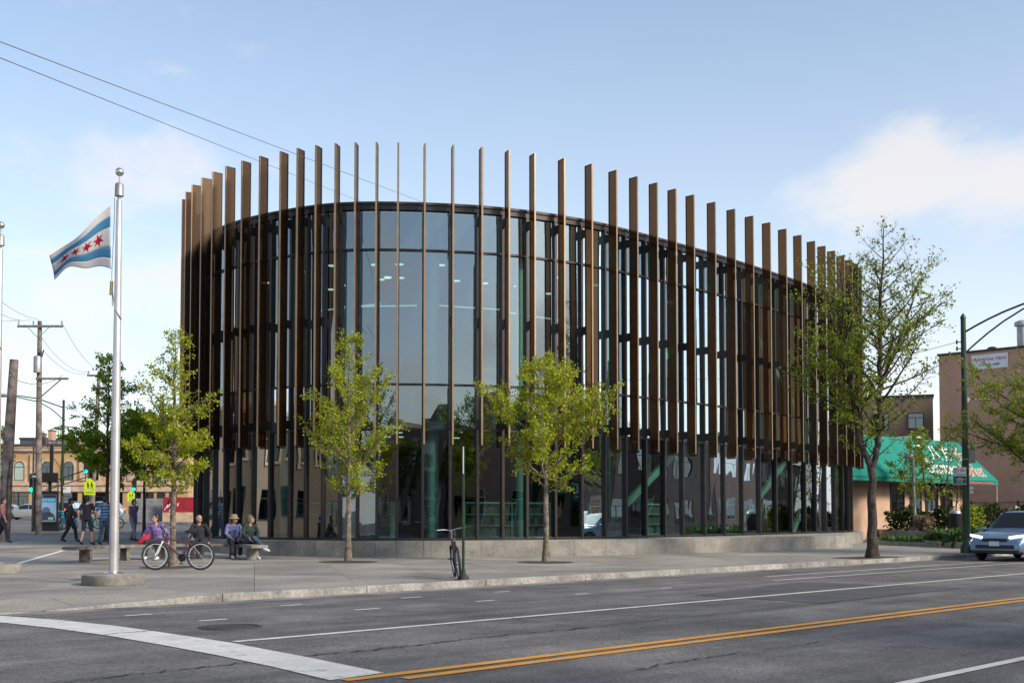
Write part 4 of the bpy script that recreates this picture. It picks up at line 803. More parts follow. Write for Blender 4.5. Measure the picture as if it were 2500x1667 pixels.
# ---------------------------------------------------------------- cars
def carmat(n, c): return mat(n, c, 0.28, 0.45, var=0.03, coat=0.8)
CARGL = glass('car_glass', (0.08, 0.13, 0.14), 0.04, rough=0.6); LAMP = mat('headlamp_lit', (0.9, 0.9, 0.9), .2, emit=(1, 0.97, 0.9), es=1.1); TAIL = mat('tail_lamp_lit', (0.5, 0.02, 0.02), .3, emit=(1, .12, .06), es=1.6); AMB = mat('lamp_clear', (0.7, 0.7, 0.7), .15, .3)
def car(name, lab, loc, rz, paint, L=4.6, Wd=1.84, suv=True, lights=True, grp=None):
    """forward is +x"""
    o = empty(name, loc, rz, lab, 'car', grp); n = 56; X = np.linspace(-L / 2, L / 2, n); R = .34 if suv else .31; xa, xb = -L * .29, L * .305; bt = .26 if suv else .2
    if suv: hood = lerpf((-L / 2, .78), (-L * .47, 1.02), (L * .12, 1.02), (L * .40, .92), (L * .475, .78), (L / 2, .62)); roof = lerpf((-L * .46, 1.05), (-L * .38, 1.50), (-L * .28, 1.60), (0, 1.64), (L * .06, 1.60), (L * .21, 1.03)); c0, c1 = -L * .455, L * .21
    else: hood = lerpf((-L / 2, .70), (-L * .46, .92), (-L * .25, .90), (L * .14, .90), (L * .40, .78), (L * .475, .66), (L / 2, .52)); roof = lerpf((-L * .36, .93), (-L * .2, 1.34), (-L * .05, 1.43), (L * .05, 1.40), (L * .24, .91)); c0, c1 = -L * .36, L * .24
    def hw(x): e = max(abs(x) / (L / 2) - .72, 0) / .28; return Wd / 2 * (1 - .17 * e ** 2.2)
    b = MB(); ns = 15
    for x in X:
        zb = bt + (.10 * max(abs(x) / (L / 2) - .86, 0) / .14)
        for a in (xa, xb):
            d = abs(x - a)
            if d < R + .07: zb = max(zb, R + math.sqrt((R + .07) ** 2 - d * d))
        zt = hood(x); w = hw(x); zb = min(zb, zt - .08); hz = zt - zb
        half = [(w * .93, zb), (w * .985, zb + hz * .12), (w, zb + hz * .45), (w * .985, zb + hz * .72), (w * .95, zb + hz * .9), (w * .86, zt - .012), (w * .5, zt + .012)]
        sec = half + [(0, zt + .02)] + [(-a, c) for a, c in reversed(half)]
        for a, c in sec: b.v.append((x, a, c))
    for i in range(n - 1):
        for k in range(ns): b.f.append((i * ns + k, i * ns + (k + 1) % ns, (i + 1) * ns + (k + 1) % ns, (i + 1) * ns + k))
    b.f += [tuple(range(ns)), tuple((n - 1) * ns + k for k in range(ns))]
    body = b.build('body', paint, o, smooth=True)
    b = MB(); m_ = 26; XC = np.linspace(c0, c1, m_)
    def cs(x):
        zr = roof(x); zl = hood(x) - .03; w = hw(x) * .90; f = min(max((zr - zl) / .5, 0), 1); wr_ = w * (1 - .20 * f); return zl, zr, w, wr_
    for x in XC:
        zl, zr, w, wr_ = cs(x); zr = max(zr, zl + .015)
        for a, c in ((w, zl), (wr_ + (w - wr_) * .5, (zl + zr) / 2), (wr_, zr - .05 * min(1, (zr - zl) / .3)), (wr_ * .8, zr), (0, zr + .015), (-wr_ * .8, zr), (-wr_, zr - .05 * min(1, (zr - zl) / .3)), (-(wr_ + (w - wr_) * .5), (zl + zr) / 2), (-w, zl)): b.v.append((x, a, c))
    for i in range(m_ - 1):
        for k in range(8): b.f.append((i * 9 + k, i * 9 + k + 1, (i + 1) * 9 + k + 1, (i + 1) * 9 + k))
    b.f += [tuple(range(9)), tuple((m_ - 1) * 9 + k for k in range(9))]; b.build('cabin', paint, o, smooth=True)
    def win(nm, x0, x1, lo=.12, hi=.84):
        for s_ in (-1, 1):
            b = MB(); q = []
            for f, t in ((0, lo), (.5, lo), (1, lo), (1, hi), (.5, hi), (0, hi)):
                x = x0 + (x1 - x0) * f; zl, zr, w, wr_ = cs(x); z = zl + (zr - zl) * t; y = w + (wr_ - w) * min(t * 1.05, 1); q.append((x, s_ * (y + .012), z))
            b.add(q, [tuple(range(6))]); b.build(nm, CARGL, o)
    if suv: win('side_window', -L * .36, -L * .24); win('side_window', -L * .23, -L * .045); win('side_window', -L * .035, L * .13)
    else: win('side_window', -L * .25, -L * .06); win('side_window', -L * .05, L * .13)
    def screen(nm, xl, xh, d):
        b = MB(); zl0, zr0, w0, wr0 = cs(xl); zl1, zr1, w1_, wr1 = cs(xh); za, zb_ = roof(xl) + .022, roof(xh) + .02
        b.add([(xl + d, -w0 * .86, za), (xl + d, w0 * .86, za), (xh + d, wr1 * .84, zb_), (xh + d, -wr1 * .84, zb_)], [(0, 1, 2, 3)]); b.build(nm, CARGL, o)
    screen('windscreen', c1 - .05, c1 - L * (.145 if suv else .175), .012); screen('rear_window', c0 + .06, c0 + L * (.075 if suv else .15), -.012)
    for a in (xa, xb):
        for s_ in (-1, 1):
            y = s_ * (Wd / 2 - .12); w = MB().torus((a, y, R), R - .085, .095, n=28, m=10).build('wheel', M['rubber'], o, smooth=True)
            b = MB(); b.lathe([(0, .05), (.05, .06), (.06, .03), (R - .13, .06), (R - .1, .08)], 20); b.v = [(x + a, y + s_ * z, yy + R) for x, yy, z in b.v]; b.build('rim', M['galv'], w, smooth=True)
    fx = L / 2
    for s_ in (-1, 1):
        b = MB(); zl = .80 if suv else .62; b.add([(fx - .05, s_ * .42, zl - .045), (fx - .24, s_ * (hw(fx - .24) - .01), zl + .01), (fx - .26, s_ * (hw(fx - .26) - .02), zl + .08), (fx - .075, s_ * .42, zl + .015)], [(0, 1, 2, 3)]); h_ = b.build('headlight', LAMP if lights else AMB, o); so = h_.modifiers.new('t', 'SOLIDIFY'); so.thickness = .05; so.offset = 0
        b = MB(); zt = .95 if suv else .78; b.box((-fx + .07, s_ * (hw(-fx + .1) - .12), zt), (.08, .24, .14)); b.build('tail_light', TAIL, o, bevel=.02)
        b = MB(); b.ball((c1 - .18, s_ * (Wd / 2 + .07), (1.04 if suv else .93)), .09, 10, 8, (.8, 1.1, .75)); b.build('mirror', paint, o, smooth=True)
    b = MB(); zl = .70 if suv else .50; b.box((fx - .01, 0, zl), (.05, .78, .10)); b.box((fx + .0, 0, zl - .22), (.05, 1.2, .12)); b.build('grille', M['blackplastic'], o, bevel=.01)
    MB().box((fx + .03, 0, zl - .12), (.012, .32, .15)).build('number_plate', M['signwhite'], o)
    b = MB(); b.box((0, 0, bt + .02), (L * .9, Wd * .86, .08)); b.box((fx - .09, 0, bt + .07), (.18, Wd * .8, .12)); b.build('sill', M['blackplastic'], o, bevel=.02)
    return o
rzr = math.atan2(CU, SU)                     # direction of the road
pc = RD(*UV(G(2432, 1366, ROADZ)), ROADZ); u0, v0 = UV(pc)
car('suv', 'steel blue sport utility car at the kerb, cut off by the right edge', RD(u0 + .95, v0 - .55, ROADZ), rzr + math.pi, carmat('steel_blue_paint', (0.19, 0.28, 0.42)), 4.65, 1.86, True).scale = (1, 1, .95)
def gcar(px, Y, rz, *a, **k):
    p = GD(px, Y); return car('car', a[0], (p.x, p.y, p.z - .14), rz, *a[1:], **k)
gcar(72, 106, math.pi * 1.0, 'silver saloon car in front of the tan brick building', carmat('silver_paint', (0.45, 0.47, 0.5)), 4.7, 1.8, False, grp='cars on the far street')
gcar(180, 100, R_(78), 'dark car seen from behind with red brake lights', carmat('black_paint', (0.02, 0.02, 0.025)), 4.4, 1.8, True, False, grp='cars on the far street')
gcar(243, 108, R_(190), 'pale blue car behind the man in stripes', carmat('pale_blue_paint', (0.3, 0.38, 0.46)), 4.5, 1.8, True, False, grp='cars on the far street')
gcar(8, 112, R_(178), 'dark grey car cut off by the left edge of the picture', carmat('grey_paint', (0.1, 0.1, 0.11)), 4.5, 1.8, False, False, grp='cars on the far street')
# ---------------------------------------------------------------- buildings round about
DKGL = glass('dim_window_glass', (0.10, 0.12, 0.12), 0.16); M['stone'] = speck(mat('tan_stone', (0.50, 0.36, 0.26), .85, var=.12, scale=2), 9, .1); M['blind'] = mat('pale_green_blind', (0.36, 0.46, 0.40), .7, var=.06)
M['tanbrick'] = brick('tan_brick', (0.50, 0.30, 0.12), (0.42, 0.24, 0.09), (0.42, 0.33, 0.22)); M['redbrick'] = brick('orange_red_brick', (0.52, 0.27, 0.165), (0.44, 0.215, 0.13), (0.48, 0.37, 0.29)); M['brownbrick'] = brick('brown_brick', (0.20, 0.135, 0.09), (0.165, 0.11, 0.075), (0.22, 0.18, 0.14))
M['darkroof'] = mat('dark_slate', (0.05, 0.045, 0.045), .8); M['inside'] = mat('unlit_room_sheet', (0.015, 0.014, 0.013), .9)  # near-black colour stands in for the shade of an unlit room
def building(name, lab, org, rz, w, h, dep, wallm, capm=None, cat='building', cap=.25):
    """local x runs along the front, -y faces out"""
    o = empty(name, org, rz, lab, cat); MB().box((w / 2, dep / 2, h / 2 - .25), (w, dep, h + .5)).build('wall', wallm, o)
    if capm: MB().box((w / 2, dep / 2, h + cap / 2 + .002), (w + .16, dep + .16, cap)).build('cornice', capm, o)
    return o
def window(o, x, z, w, h, arch=False, frm=None, pane=None, surround=None, mull=1, tr=.7, d=0.0):
    n = 14; frm = frm or M['blackplastic']; out = [(x - w / 2, z), (x + w / 2, z)] + ([(x + w / 2 * math.cos(a), z + h - w / 2 + w / 2 * math.sin(a)) for a in [math.pi * k / n for k in range(n + 1)]] if arch else [(x + w / 2, z + h), (x - w / 2, z + h)])
    def off(P, k): return [(x + (px - x) * (1 + 2 * k / w), z + h / 2 + (pz - z - h / 2) * (1 + 2 * k / h)) for px, pz in P]
    def ringm(A, B, y0, y1, m, nm, par):
        b = MB(); k = len(A)
        for (ax_, az), (bx_, bz) in zip(A, B): b.v += [(ax_, y0, az), (ax_, y1, az), (bx_, y1, bz), (bx_, y0, bz)]
        for i in range(k):
            j = (i + 1) % k
            for e in range(4): b.f.append((4 * i + e, 4 * i + (e + 1) % 4, 4 * j + (e + 1) % 4, 4 * j + e))
        return b.build(nm, m, par)
    fr = ringm(out, off(out, -.06), .0 - d, -.05 - d, frm, 'window', o)
    b = MB(); b.add([(px, -.02 - d, pz) for px, pz in off(out, -.05)], [tuple(range(len(out)))]); b.build('pane', pane or DKGL, fr)
    if not pane: b = MB(); b.add([(px, -.006 - d, pz) for px, pz in off(out, -.05)], [tuple(range(len(out)))]); b.build('unlit_room_sheet', M['inside'], fr)  # dark sheet just behind the pane, painted as unlit room shade
    if surround: ringm(off(out, .2), off(out, .005), .0, -.12, surround, 'surround', fr)
    b = MB(); b.box((x, -.035 - d, z + h * tr), (w - .1, .03, .05))
    for k in range(mull): b.box((x + w * ((k + 1) / (mull + 1) - .5), -.036 - d, z + h * .36), (.05, .03, h * .64)) if mull else None
    b.build('glazing_bar', frm, fr); return fr
YB = 124.0
def FX(px): return (px - 1250) / FOC * YB
def FZ(y): return CH + (1254 - y) * YB / FOC
x0 = FX(-60); zb = 1.1
tb = building('brick_building', 'two storey tan brick building with arched upper windows on the left', (x0, YB, zb), 0, FX(460) - x0, FZ(1087) - zb, 9, M['tanbrick'], None)
def lx(px): return FX(px) - x0
def lz(y): return FZ(y) - zb
MB().box((lx(460) / 2, 4.5, lz(1085)), (lx(460) + .3, 9.3, .18)).build('coping', M['darkroof'], tb); MB().box((lx(460) / 2, -.1, lz(1096)), (lx(460) + .2, .3, .42)).build('cornice', M['stone'], tb, bevel=.05); MB().box((lx(460) / 2, -.12, lz(1092)), (lx(460) + .2, .4, .1)).build('cornice_lip', M['stone'], tb)
MB().box((lx(460) / 2, -.1, lz(1181)), (lx(460) + .2, .34, .34)).build('belt_course', M['stone'], tb, bevel=.04); MB().box((lx(460) / 2, -.05, lz(1192)), (lx(460) + .1, .2, .62)).build('fascia', M['stone'], tb)
for px, bl in ((-3, 1), (47, 1), (114, 0), (167, 0), (228, 0), (290, 1), (341, 0), (393, 1), (440, 0)):
    window(tb, lx(px), lz(1172), 1.12, 2.02, True, None, M['blind'] if bl else None, M['stone'], 0 if bl else 1)
for px in (80, 200, 318): MB().box((lx(px), -.06, (lz(1172) + lz(1108)) / 2), (.58, .2, lz(1108) - lz(1172))).build('pilaster', M['stone'], tb)
for a, c in ((-40, -2), (4, 31), (34, 45), (46, 70), (86, 100), (104, 126), (150, 190), (202, 222), (230, 262), (276, 300), (328, 345), (356, 376), (384, 404), (414, 432)):
    window(tb, lx((a + c) / 2), .15, lx(c) - lx(a), lz(1201) - .15, False, M['blackplastic'], None, None, 1, .82)
o = building('house', 'dark slate roofed house rising behind the tan brick building', (FX(176), YB + 16, zb), 0, 13, 7.8, 8, M['brownbrick'])
b = MB(); b.prism([(-.4, -.4), (13.4, -.4), (13.4, 8.4), (-.4, 8.4)], 7.8, 7.9); b.add([(-.4, -.4, 7.9), (13.4, -.4, 7.9), (13.4, 8.4, 7.9), (-.4, 8.4, 7.9), (.5, 1.8, 10.3), (12.5, 1.8, 10.3), (12.5, 6, 10.3), (.5, 6, 10.3)], [(0, 1, 5, 4), (1, 2, 6, 5), (2, 3, 7, 6), (3, 0, 4, 7), (4, 5, 6, 7)]); b.build('roof', M['darkroof'], o)
for k in range(4): window(o, 2 + k * 3, 5.2, 1.1, 1.6)
def rooftop(nm, lab, px0, px1, y0, y1, m, dy=2.0, dep=1.2, cat='chimney'):
    w = FX(px1) - FX(px0); o = empty(nm, (FX((px0 + px1) / 2), YB + dy, FZ(y1)), 0, lab, cat); hh = FZ(y0) - FZ(y1)
    MB().box((0, 0, hh / 2 - .1), (w, dep, hh + .2)).build('stack', m, o); MB().box((0, 0, hh + .04), (w + .12, dep + .12, .08)).build('cap', M['darkroof'], o)
    for k in (-.25, .25): b = MB(); b.lathe([(.1, hh + .08), (.08, hh + .3), (.1, hh + .32)], 10, (k * w, 0, 0)); b.build('pot', M['galv'], o)
rooftop('chimney', 'red brick chimney on the tan building beside the crossarm pole', 102, 111, 1048, 1080, M['redbrick']); rooftop('chimney', 'grey square chimney left of the red brick chimney', 72, 79, 1054, 1080, M['brownbrick'], 3)
rooftop('rooftop_unit', 'dark ventilation box on the tan building roof, left of the pair', 111, 120, 1074, 1084, M['galv'], 1.2, 1.0, 'ventilator'); rooftop('rooftop_unit', 'grey ventilation box on the tan building roof, right of the pair', 134, 145, 1072, 1084, M['galv'], 1.2, 1.0, 'ventilator')
o = building('house', 'red brick gabled rooftop just behind the timber pole', (FX(36), YB + 11, zb), 0, 2.2, 8.3, 5, M['redbrick']); b = MB(); b.add([(-.1, -.1, 8.3), (2.3, -.1, 8.3), (2.3, 5.1, 8.3), (-.1, 5.1, 8.3), (.4, 2, 9.0), (1.9, 2, 9.0)], [(0, 1, 5, 4), (1, 2, 5), (2, 3, 4, 5), (3, 0, 4)]); b.build('roof', M['brownbrick'], o)
o = building('shed', 'low blue grey metal building at the far left edge', (FX(-70), YB + 12, zb), 0, FX(20) - FX(-70), 8.9, 6, mat('blue_grey_metal', (0.09, 0.11, 0.15), .5, .3), M['darkroof'])
# far pavement, hoarding and mural
fs = MB(); q = [GD(300, 87), GD(520, 84), GD(520, 122), GD(250, 122)]; fs.prism([(p.x, p.y) for p in q], lambda x, y: gz(x, y) - .3, lambda x, y: gz(x, y) + .0); tag(fs.build('far_pavement', M['slab']), kind='structure')
fs = MB(); a, c = GD(298, 86.6), GD(524, 83.4); d = (c - a).normalized() * 0; t = Vector((c.y - a.y, a.x - c.x, 0)).normalized() * .3; fs.prism([(p.x, p.y) for p in (a, c, c - t, a - t)], lambda x, y: gz(x, y) - .3, lambda x, y: gz(x, y) + .03); tag(fs.build('far_kerb', M['kerb']), kind='structure')
hp = GD(333, 90); wd = (396 - 333) / FOC * 90; o = empty('hoarding', hp, 0, 'grey corrugated metal hoarding behind the woman in purple', 'fence'); cor = mat('corrugated_zinc', (0.40, 0.42, 0.44), .45, .4, var=.12)
for k in range(14): MB().add([(wd * (k + f) / 14, .03 * (1 if j % 2 else -1), z) for z in (-.1, 1.75) for j, f in enumerate((0, .25, .5, .75, 1))], [(i, i + 1, i + 6, i + 5) for i in range(4)]).build('corrugated_sheet', cor, o)
for k in range(5): MB().box((wd * k / 4, .08, .85), (.07, .07, 1.8)).build('post', M['galv'], o)
mp_ = GD(396, 89); o = empty('mural_board', mp_, 0, 'red board with white brush strokes on a tan wall left of the library', 'mural'); wd = (470 - 396) / FOC * 89
MB().box((wd / 2, .3, .2), (wd, .3, 1.0)).build('base_wall', M['stone'], o); MB().box((wd / 2, .3, 1.28), (wd, .12, 1.15)).build('panel', mat('crimson_paint', (0.30, 0.012, 0.03), .6), o)
rr = random.Random(8)
for k in range(9):
    cx_, cz = .25 + rr.random() * 1.0, .95 + rr.random() * .6; a = rr.uniform(.6, 1.3); MB().box((cx_, .232, cz), (.07, .008, rr.uniform(.25, .55)), Matrix.Rotation(a - .3, 3, 'Y')).build('brush_stroke', M['whitepaint'] if k % 3 else M['ink'], o)
# right hand background
def front(pxa, Ya, pxb, Yb): a = Vector(((pxa - 1250) / FOC * Ya, Ya, 0)); c = Vector(((pxb - 1250) / FOC * Yb, Yb, 0)); d = c - a; return a, d.length, math.atan2(d.y, d.x)
a, w, rz = front(2297, 75, 2760, 67); HB = 11.5
o = building('brick_building', 'tall orange red brick side wall with the white banner on the right', a, rz, w, HB, 14, M['redbrick'], M['darkroof'], cap=.14)
for k in (3.4, 7.2): b = MB(); b.ball((k * 1.0, .1, HB + .16), .2, 10, 6, (1.6, .6, .7)); b.build('roof_vent', M['darkroof'], o, smooth=True)
b = MB(); b.lathe([(.28, HB), (.28, HB + 1.5), (.42, HB + 1.52), (.42, HB + 1.75), (.2, HB + 1.85), (0, HB + 1.9)], 14, (4.9, 1.0, 0)); b.build('flue', M['galv'], o, smooth=True); MB().tube([(5.6, .8, HB), (5.6, .8, HB + 1.6)], .07, 8).build('pipe', M['darkroof'], o)
bn = empty('banner', a + Vector((math.cos(rz), math.sin(rz), 0)) * 2.16 + Vector((-math.sin(rz), math.cos(rz), 0)) * -.05, rz, 'white advertising banner high on the orange red brick wall', 'banner'); bw = 2.3
MB().box((bw / 2, 0, 10.86), (bw, .04, .92)).build('sheet', M['signwhite'], bn); text('lettering', 'Advertise Here', .33, M['red_ink'], bn, (bw / 2 + .02, -.03, 11.02), (R_(90), 0, 0)); text('lettering', '312  228  6480', .21, M['ink'], bn, (bw / 2 - .02, -.03, 10.65), (R_(90), 0, 0))
a, w, rz = front(2060, 86, 2281, 84); o = building('brick_building', 'dull brown brick block with one dark window behind the awning', a, rz, w, 9.85, 10, M['brownbrick'], M['darkroof'], cap=.12); window(o, w - 1.2, 7.5, 1.1, 1.15, mull=1); window(o, w - 3.6, 7.5, 1.1, 1.15, mull=1)
a, w, rz = front(2000, 56.5, 2354, 66); HM = 4.9
mk = building('market_building', 'low tan market building under the large teal awning', a, rz, w, HM, 9, mat('salmon_render', (0.50, 0.33, 0.24), .85, var=.08, scale=1), M['whitepaint'], cap=.08)
for xx in (w - 2.05, w - 3.65): window(mk, xx, 1.35, 1.3, 1.75, mull=1, tr=.95)
window(mk, w - 5.3, 0.1, 1.1, 2.4, mull=0); window(mk, w - 7.2, 1.3, 1.4, 1.6); MB().tube([(w - .35, -.1, 0), (w - .35, -.1, 3)], .05, 8).build('downpipe', M['stone'], mk)
aw = empty('awning', a, rz, 'big sloping teal awning with white and pink lettering over the market', 'awning'); TE_ = mat('teal_canvas', (0.0, 0.20, 0.16), .9, var=.08, scale=1.5)
zt, zb2, pr = 5.35, 3.15, 1.35; b = MB(); W2 = w + 1.3; b.add([(-1, .1, zt), (w - .6, .1, zt), (W2, -pr, zb2), (-1, -pr, zb2)], [(0, 1, 2, 3)]); b.add([(w - .6, .1, zt), (W2 - .3, .1, zb2), (W2, -pr, zb2)], [(0, 1, 2)]); c_ = b.build('canopy', TE_, aw); s_ = c_.modifiers.new('t', 'SOLIDIFY'); s_.thickness = .03; s_.offset = -1
b = MB(); b.box(((W2 - 1) / 2, -pr + .02, zb2 - .1), (W2 + 1, .03, .17)); b.build('valance', TE_, aw); MB().box((w - 1.4, -pr - .004, zb2 - .1), (4.2, .02, .1)).build('valance_print', mat('valance_red', (0.4, 0.06, 0.07), .7), aw)
MB().tube([(W2 - .1, -pr + .05, 0), (W2 - .1, -pr + .05, zb2 - .15)], .035, 8).build('support_post', mat('cream_paint', (0.5, 0.42, 0.28), .6), aw)
sl = math.atan2(zt - zb2, pr + .1); pk = mat('pink_print', (0.75, 0.33, 0.28), .7, var=.05); wp = mat('cream_print', (0.85, 0.78, 0.70), .7, var=.05)
def onaw(s_, t_): return (s_, .1 - (pr + .1) * t_ - .035 * math.sin(sl), zt - (zt - zb2) * t_ + .035 * math.cos(sl))
for k, ch in enumerate(('了', '八', '方', '长')): text('character', ch, 1.15, (wp, wp, wp, pk)[k], aw, onaw(w - 5.35 + k * 1.28, .36), (sl, 0, 0), ext=.01)
text('lettering', 'Chinatown', 1.25, wp, aw, onaw(w - 4.2, .72), (sl, 0, 0), ext=.01, sx=.62); text('lettering', 'Market', 1.25, pk, aw, onaw(w - 1.0, .75), (sl, 0, 0), ext=.01, sx=.68)
o = empty('rooftop_unit', a + Vector((math.cos(rz), math.sin(rz), 0)) * (w - 1.6) + Vector((-math.sin(rz), math.cos(rz), 0)) * 2.4 + Vector((0, 0, HM + .08)), rz, 'small grey louvred ventilator on the market roof', 'ventilator'); MB().box((0, 0, .35), (.7, .7, .7)).build('housing', M['galv'], o); MB().box((0, 0, .74), (1.0, 1.0, .08)).build('hood', M['signwhite'], o)
o = empty('rooftop_tank', a + Vector((math.cos(rz), math.sin(rz), 0)) * (w - 3.2) + Vector((-math.sin(rz), math.cos(rz), 0)) * 2.2 + Vector((0, 0, HM + .08)), rz, 'white rounded duct on the market roof left of the ventilator', 'duct'); b = MB(); b.tube([(-1.1, 0, .1), (-.6, 0, .35), (0, 0, .42), (.6, 0, .3), (1.1, 0, .1)], [.1, .2, .24, .2, .1], 10); b.build('duct', M['whitepaint'], o, smooth=True); MB().box((0, 0, .1), (1.8, .3, .22)).build('cradle', M['galv'], o)
# iron railing and white fence
def rail(nm, lab, pxa, Ya, pxb, Yb, z0, h, step, m, r, nrail=2):
    a, w, rz = front(pxa, Ya, pxb, Yb); o = empty(nm, a + Vector((0, 0, z0)), rz, lab, 'fence'); pm = MB().tube([(0, 0, 0), (0, 0, h)], r, 6).mesh('picket', m)
    for k in range(int(w / step) + 1): inst('picket', pm, o, (k * step, 0, 0))
    for k in range(nrail): MB().box((w / 2, 0, h * (.96 if k == 0 else .1)), (w, .03, .035)).build('rail', m, o)
    for k in range(int(w / 2.4) + 1): MB().box((k * 2.4 + .06, 0, h / 2 - .1), (.07, .07, h + .3)).build('post', m, o)
rail('iron_railing', 'black iron picket railing in front of the brick wall', 2368, 63, 2600, 60, .55, 1.45, .14, M['black'], .012); rail('white_fence', 'white slatted fence below the black railing', 2200, 57, 2600, 55.5, .3, 1.2, .16, M['whitepaint'], .018)
# planters
def bed(name, lab, poly, z, m, soil, cat='planter', wall=.16):
    o = empty(name, (0, 0, 0), 0, lab, cat); P = [Vector((p[0], p[1])) for p in poly]; c = sum(P, Vector((0, 0))) / len(P); I = [p + (c - p).normalized() * wall for p in P]; n = len(P)
    b = MB()
    for p, q in zip(P, I): b.v += [(p.x, p.y, -.05), (p.x, p.y, z), (q.x, q.y, z), (q.x, q.y, z - .12)]
    for i in range(n):
        j = (i + 1) % n
        for e in range(3): b.f.append((4 * i + e, 4 * j + e, 4 * j + e + 1, 4 * i + e + 1))
    b.build('wall', m, o); b = MB(); b.add([(q.x, q.y, z - .06) for q in I], [tuple(range(n))]); b.build('soil', soil, o); return o, I
ov = G(2249, 1331); oc = Vector((ov.x, ov.y + .6)); e1 = Vector((math.cos(R_(12)), math.sin(R_(12)))); e2 = Vector((-e1.y, e1.x))
poly = [oc + e1 * (1.42 * math.cos(t)) + e2 * (2.3 * math.sin(t)) for t in [2 * math.pi * k / 36 for k in range(36)]]
bed('planter', 'low oval concrete planter with ground cover on the pavement', poly, .17, M['concrete'], M['mulch'])
def tufts(name, lab, pts, n, h, m, seed, cat='ground cover'):
    rg = np.random.default_rng(seed); C = np.array([pts(rg) for _ in range(n)]); s_ = leaves(name, C, h, m, None, seed, droop=-1.1); return tag(s_, lab, cat, kind='stuff')
def in_oval(rg):
    t, r = rg.uniform(0, 2 * math.pi), math.sqrt(rg.uniform(0, 1)) * .86; p = oc + e1 * (1.42 * r * math.cos(t)) + e2 * (2.3 * r * math.sin(t)); return (p.x, p.y, .11 + rg.uniform(0, .08))
tufts('ground_cover', 'dark green ground cover growing in the oval planter', in_oval, 1500, .22, M['grass'], 5)
k2 = [Vector((17.3, 55.5)), Vector((17.2, 52.0)), Vector((17.1, 48.2)), Vector((17.35, 45.2)), Vector((19.5, 44.2)), Vector((24, 45.5)), Vector((24, 56))]
bed('raised_bed', 'long raised bed with low concrete kerb right of the library', [(p.x, p.y) for p in k2], .25, M['concrete'], M['mulch'])
def in_bed(rg):
    while True:
        p = Vector((rg.uniform(17.3, 24), rg.uniform(45, 56))); y0_ = 45.4 + max(0, (p.x - 19.5)) * .3
        if p.y > y0_ and p.y < 48.6 + max(0, p.x - 18.2) * .5: return (p.x, p.y, .2 + rg.uniform(0, .22))
tufts('ground_cover', 'thick green ground cover in the raised bed', in_bed, 6000, .34, M['grass'], 6)
w1p = [Vector((19.45, 66)), Vector((18.3, 56)), Vector((17.75, 49.2)), Vector((18.4, 48.6)), Vector((22, 50.2)), Vector((30, 54)), Vector((30, 66))]
bed('raised_bed', 'higher concrete walled bed carrying the hedge and the short lamp', [(p.x, p.y) for p in w1p], .57, M['concrete'], M['mulch'])
def hedge(name, lab, a, c, wd, h, n, seed, z0, m):
    a, c = Vector(a), Vector(c)
    def f(rg):
        t = rg.uniform(0, 1); p = a.lerp(c, t); d = (c - a).normalized(); q = Vector((-d.y, d.x)); hh = h * (.8 + .25 * math.sin(t * 23 + seed) * math.sin(t * 7)); z = hh * (1 - rg.uniform(0, 1) ** 2.2); s_ = rg.uniform(-1, 1) * wd * (1 - .25 * z / h); return (p.x + q.x * s_, p.y + q.y * s_, z0 + z)
    rg = np.random.default_rng(seed); C = np.array([f(rg) for _ in range(n)]); o = empty(name, (a.x, a.y, z0), 0, lab, 'hedge'); C -= np.array([a.x, a.y, z0]); leaves('foliage', C, .13, m, o, seed)
    b = MB(); rr = random.Random(seed); L_ = c - a
    for k in range(int(L_.length / .35)): p = Vector((L_.x, L_.y, 0)) * ((k + rr.random()) * .35 / L_.length); b.tube([p, p + Vector((rr.uniform(-.1, .1), rr.uniform(-.1, .1), h * .7))], [.015, .006], 5)
    b.build('stems', M['bark_dark'], o)
hedge('hedge', 'clipped dark green hedge behind the short lamp', (18.6, 57.5), (20.9, 52.6), .5, 1.1, 6500, 21, .52, M['hedge']); hedge('hedge', 'dark hedge running behind the black litter bin to the car', (20.6, 52.2), (25.5, 54.5), .5, 1.2, 7000, 22, .52, M['hedge'])
hedge('shrub', 'yellow flecked shrub beside the black litter bin', (19.9, 51.4), (20.7, 51.9), .4, 1.2, 1800, 23, .52, M['leaf2']); hedge('shrub', 'brownish pink low shrub at the foot of the short lamp', (18.55, 53.6), (19.0, 53.0), .35, .75, 900, 24, .52, leafmat('russet_leaf', (0.16, 0.10, 0.07), (0.32, 0.24, 0.17)))
for k, (px, Y, hh, ln) in enumerate(((2215, 57, 4.6, .5), (2262, 55, 4.9, -.3), (2303, 54, 4.4, .4), (2327, 55, 4.2, .6), (2100, 60, 4.8, .4))):
    X = (px - 1250) / FOC * Y; tree('small_tree', ['slender young tree with yellow green leaves left of the short lamp', 'slender young tree just right of the short lamp', 'bare thin stemmed young tree in front of the market window', 'bare thin tree nearest the green lamp post', 'leafy young tree between the fins and the big trunk'][k], (X, Y, .5), hh, lerpf((0, .5), (.4, 1.0), (1, .2)), 1.2, (1900, 900, 300, 160, 3200)[k], 80 + k, M['leaf2'], M['bark_dark'], .045, .12, 'young trees in the raised bed', lean=(ln, 0), nb=22)
sl_ = empty('path_lamp', ((2233 - 1250) / FOC * 55, 55, .51), 0, 'short grey path lamp with flat round head in the raised bed', 'lamp'); b = MB(); b.lathe([(.28, 0), (.28, .16), (.26, .18), (0, .18)], 18); b.build('footing', M['concrete'], sl_, smooth=True); MB().tube([(0, 0, .18), (-.06, 0, 3.45)], [.075, .06], 12).build('pole', M['galv'], sl_, smooth=True)
b = MB(); b.lathe([(0, 3.42), (.2, 3.42), (.22, 3.46), (.22, 3.6), (.18, 3.66), (0, 3.67)], 20, (-.24, 0, 0)); b.build('lamp_head', M['galv'], sl_, smooth=True)
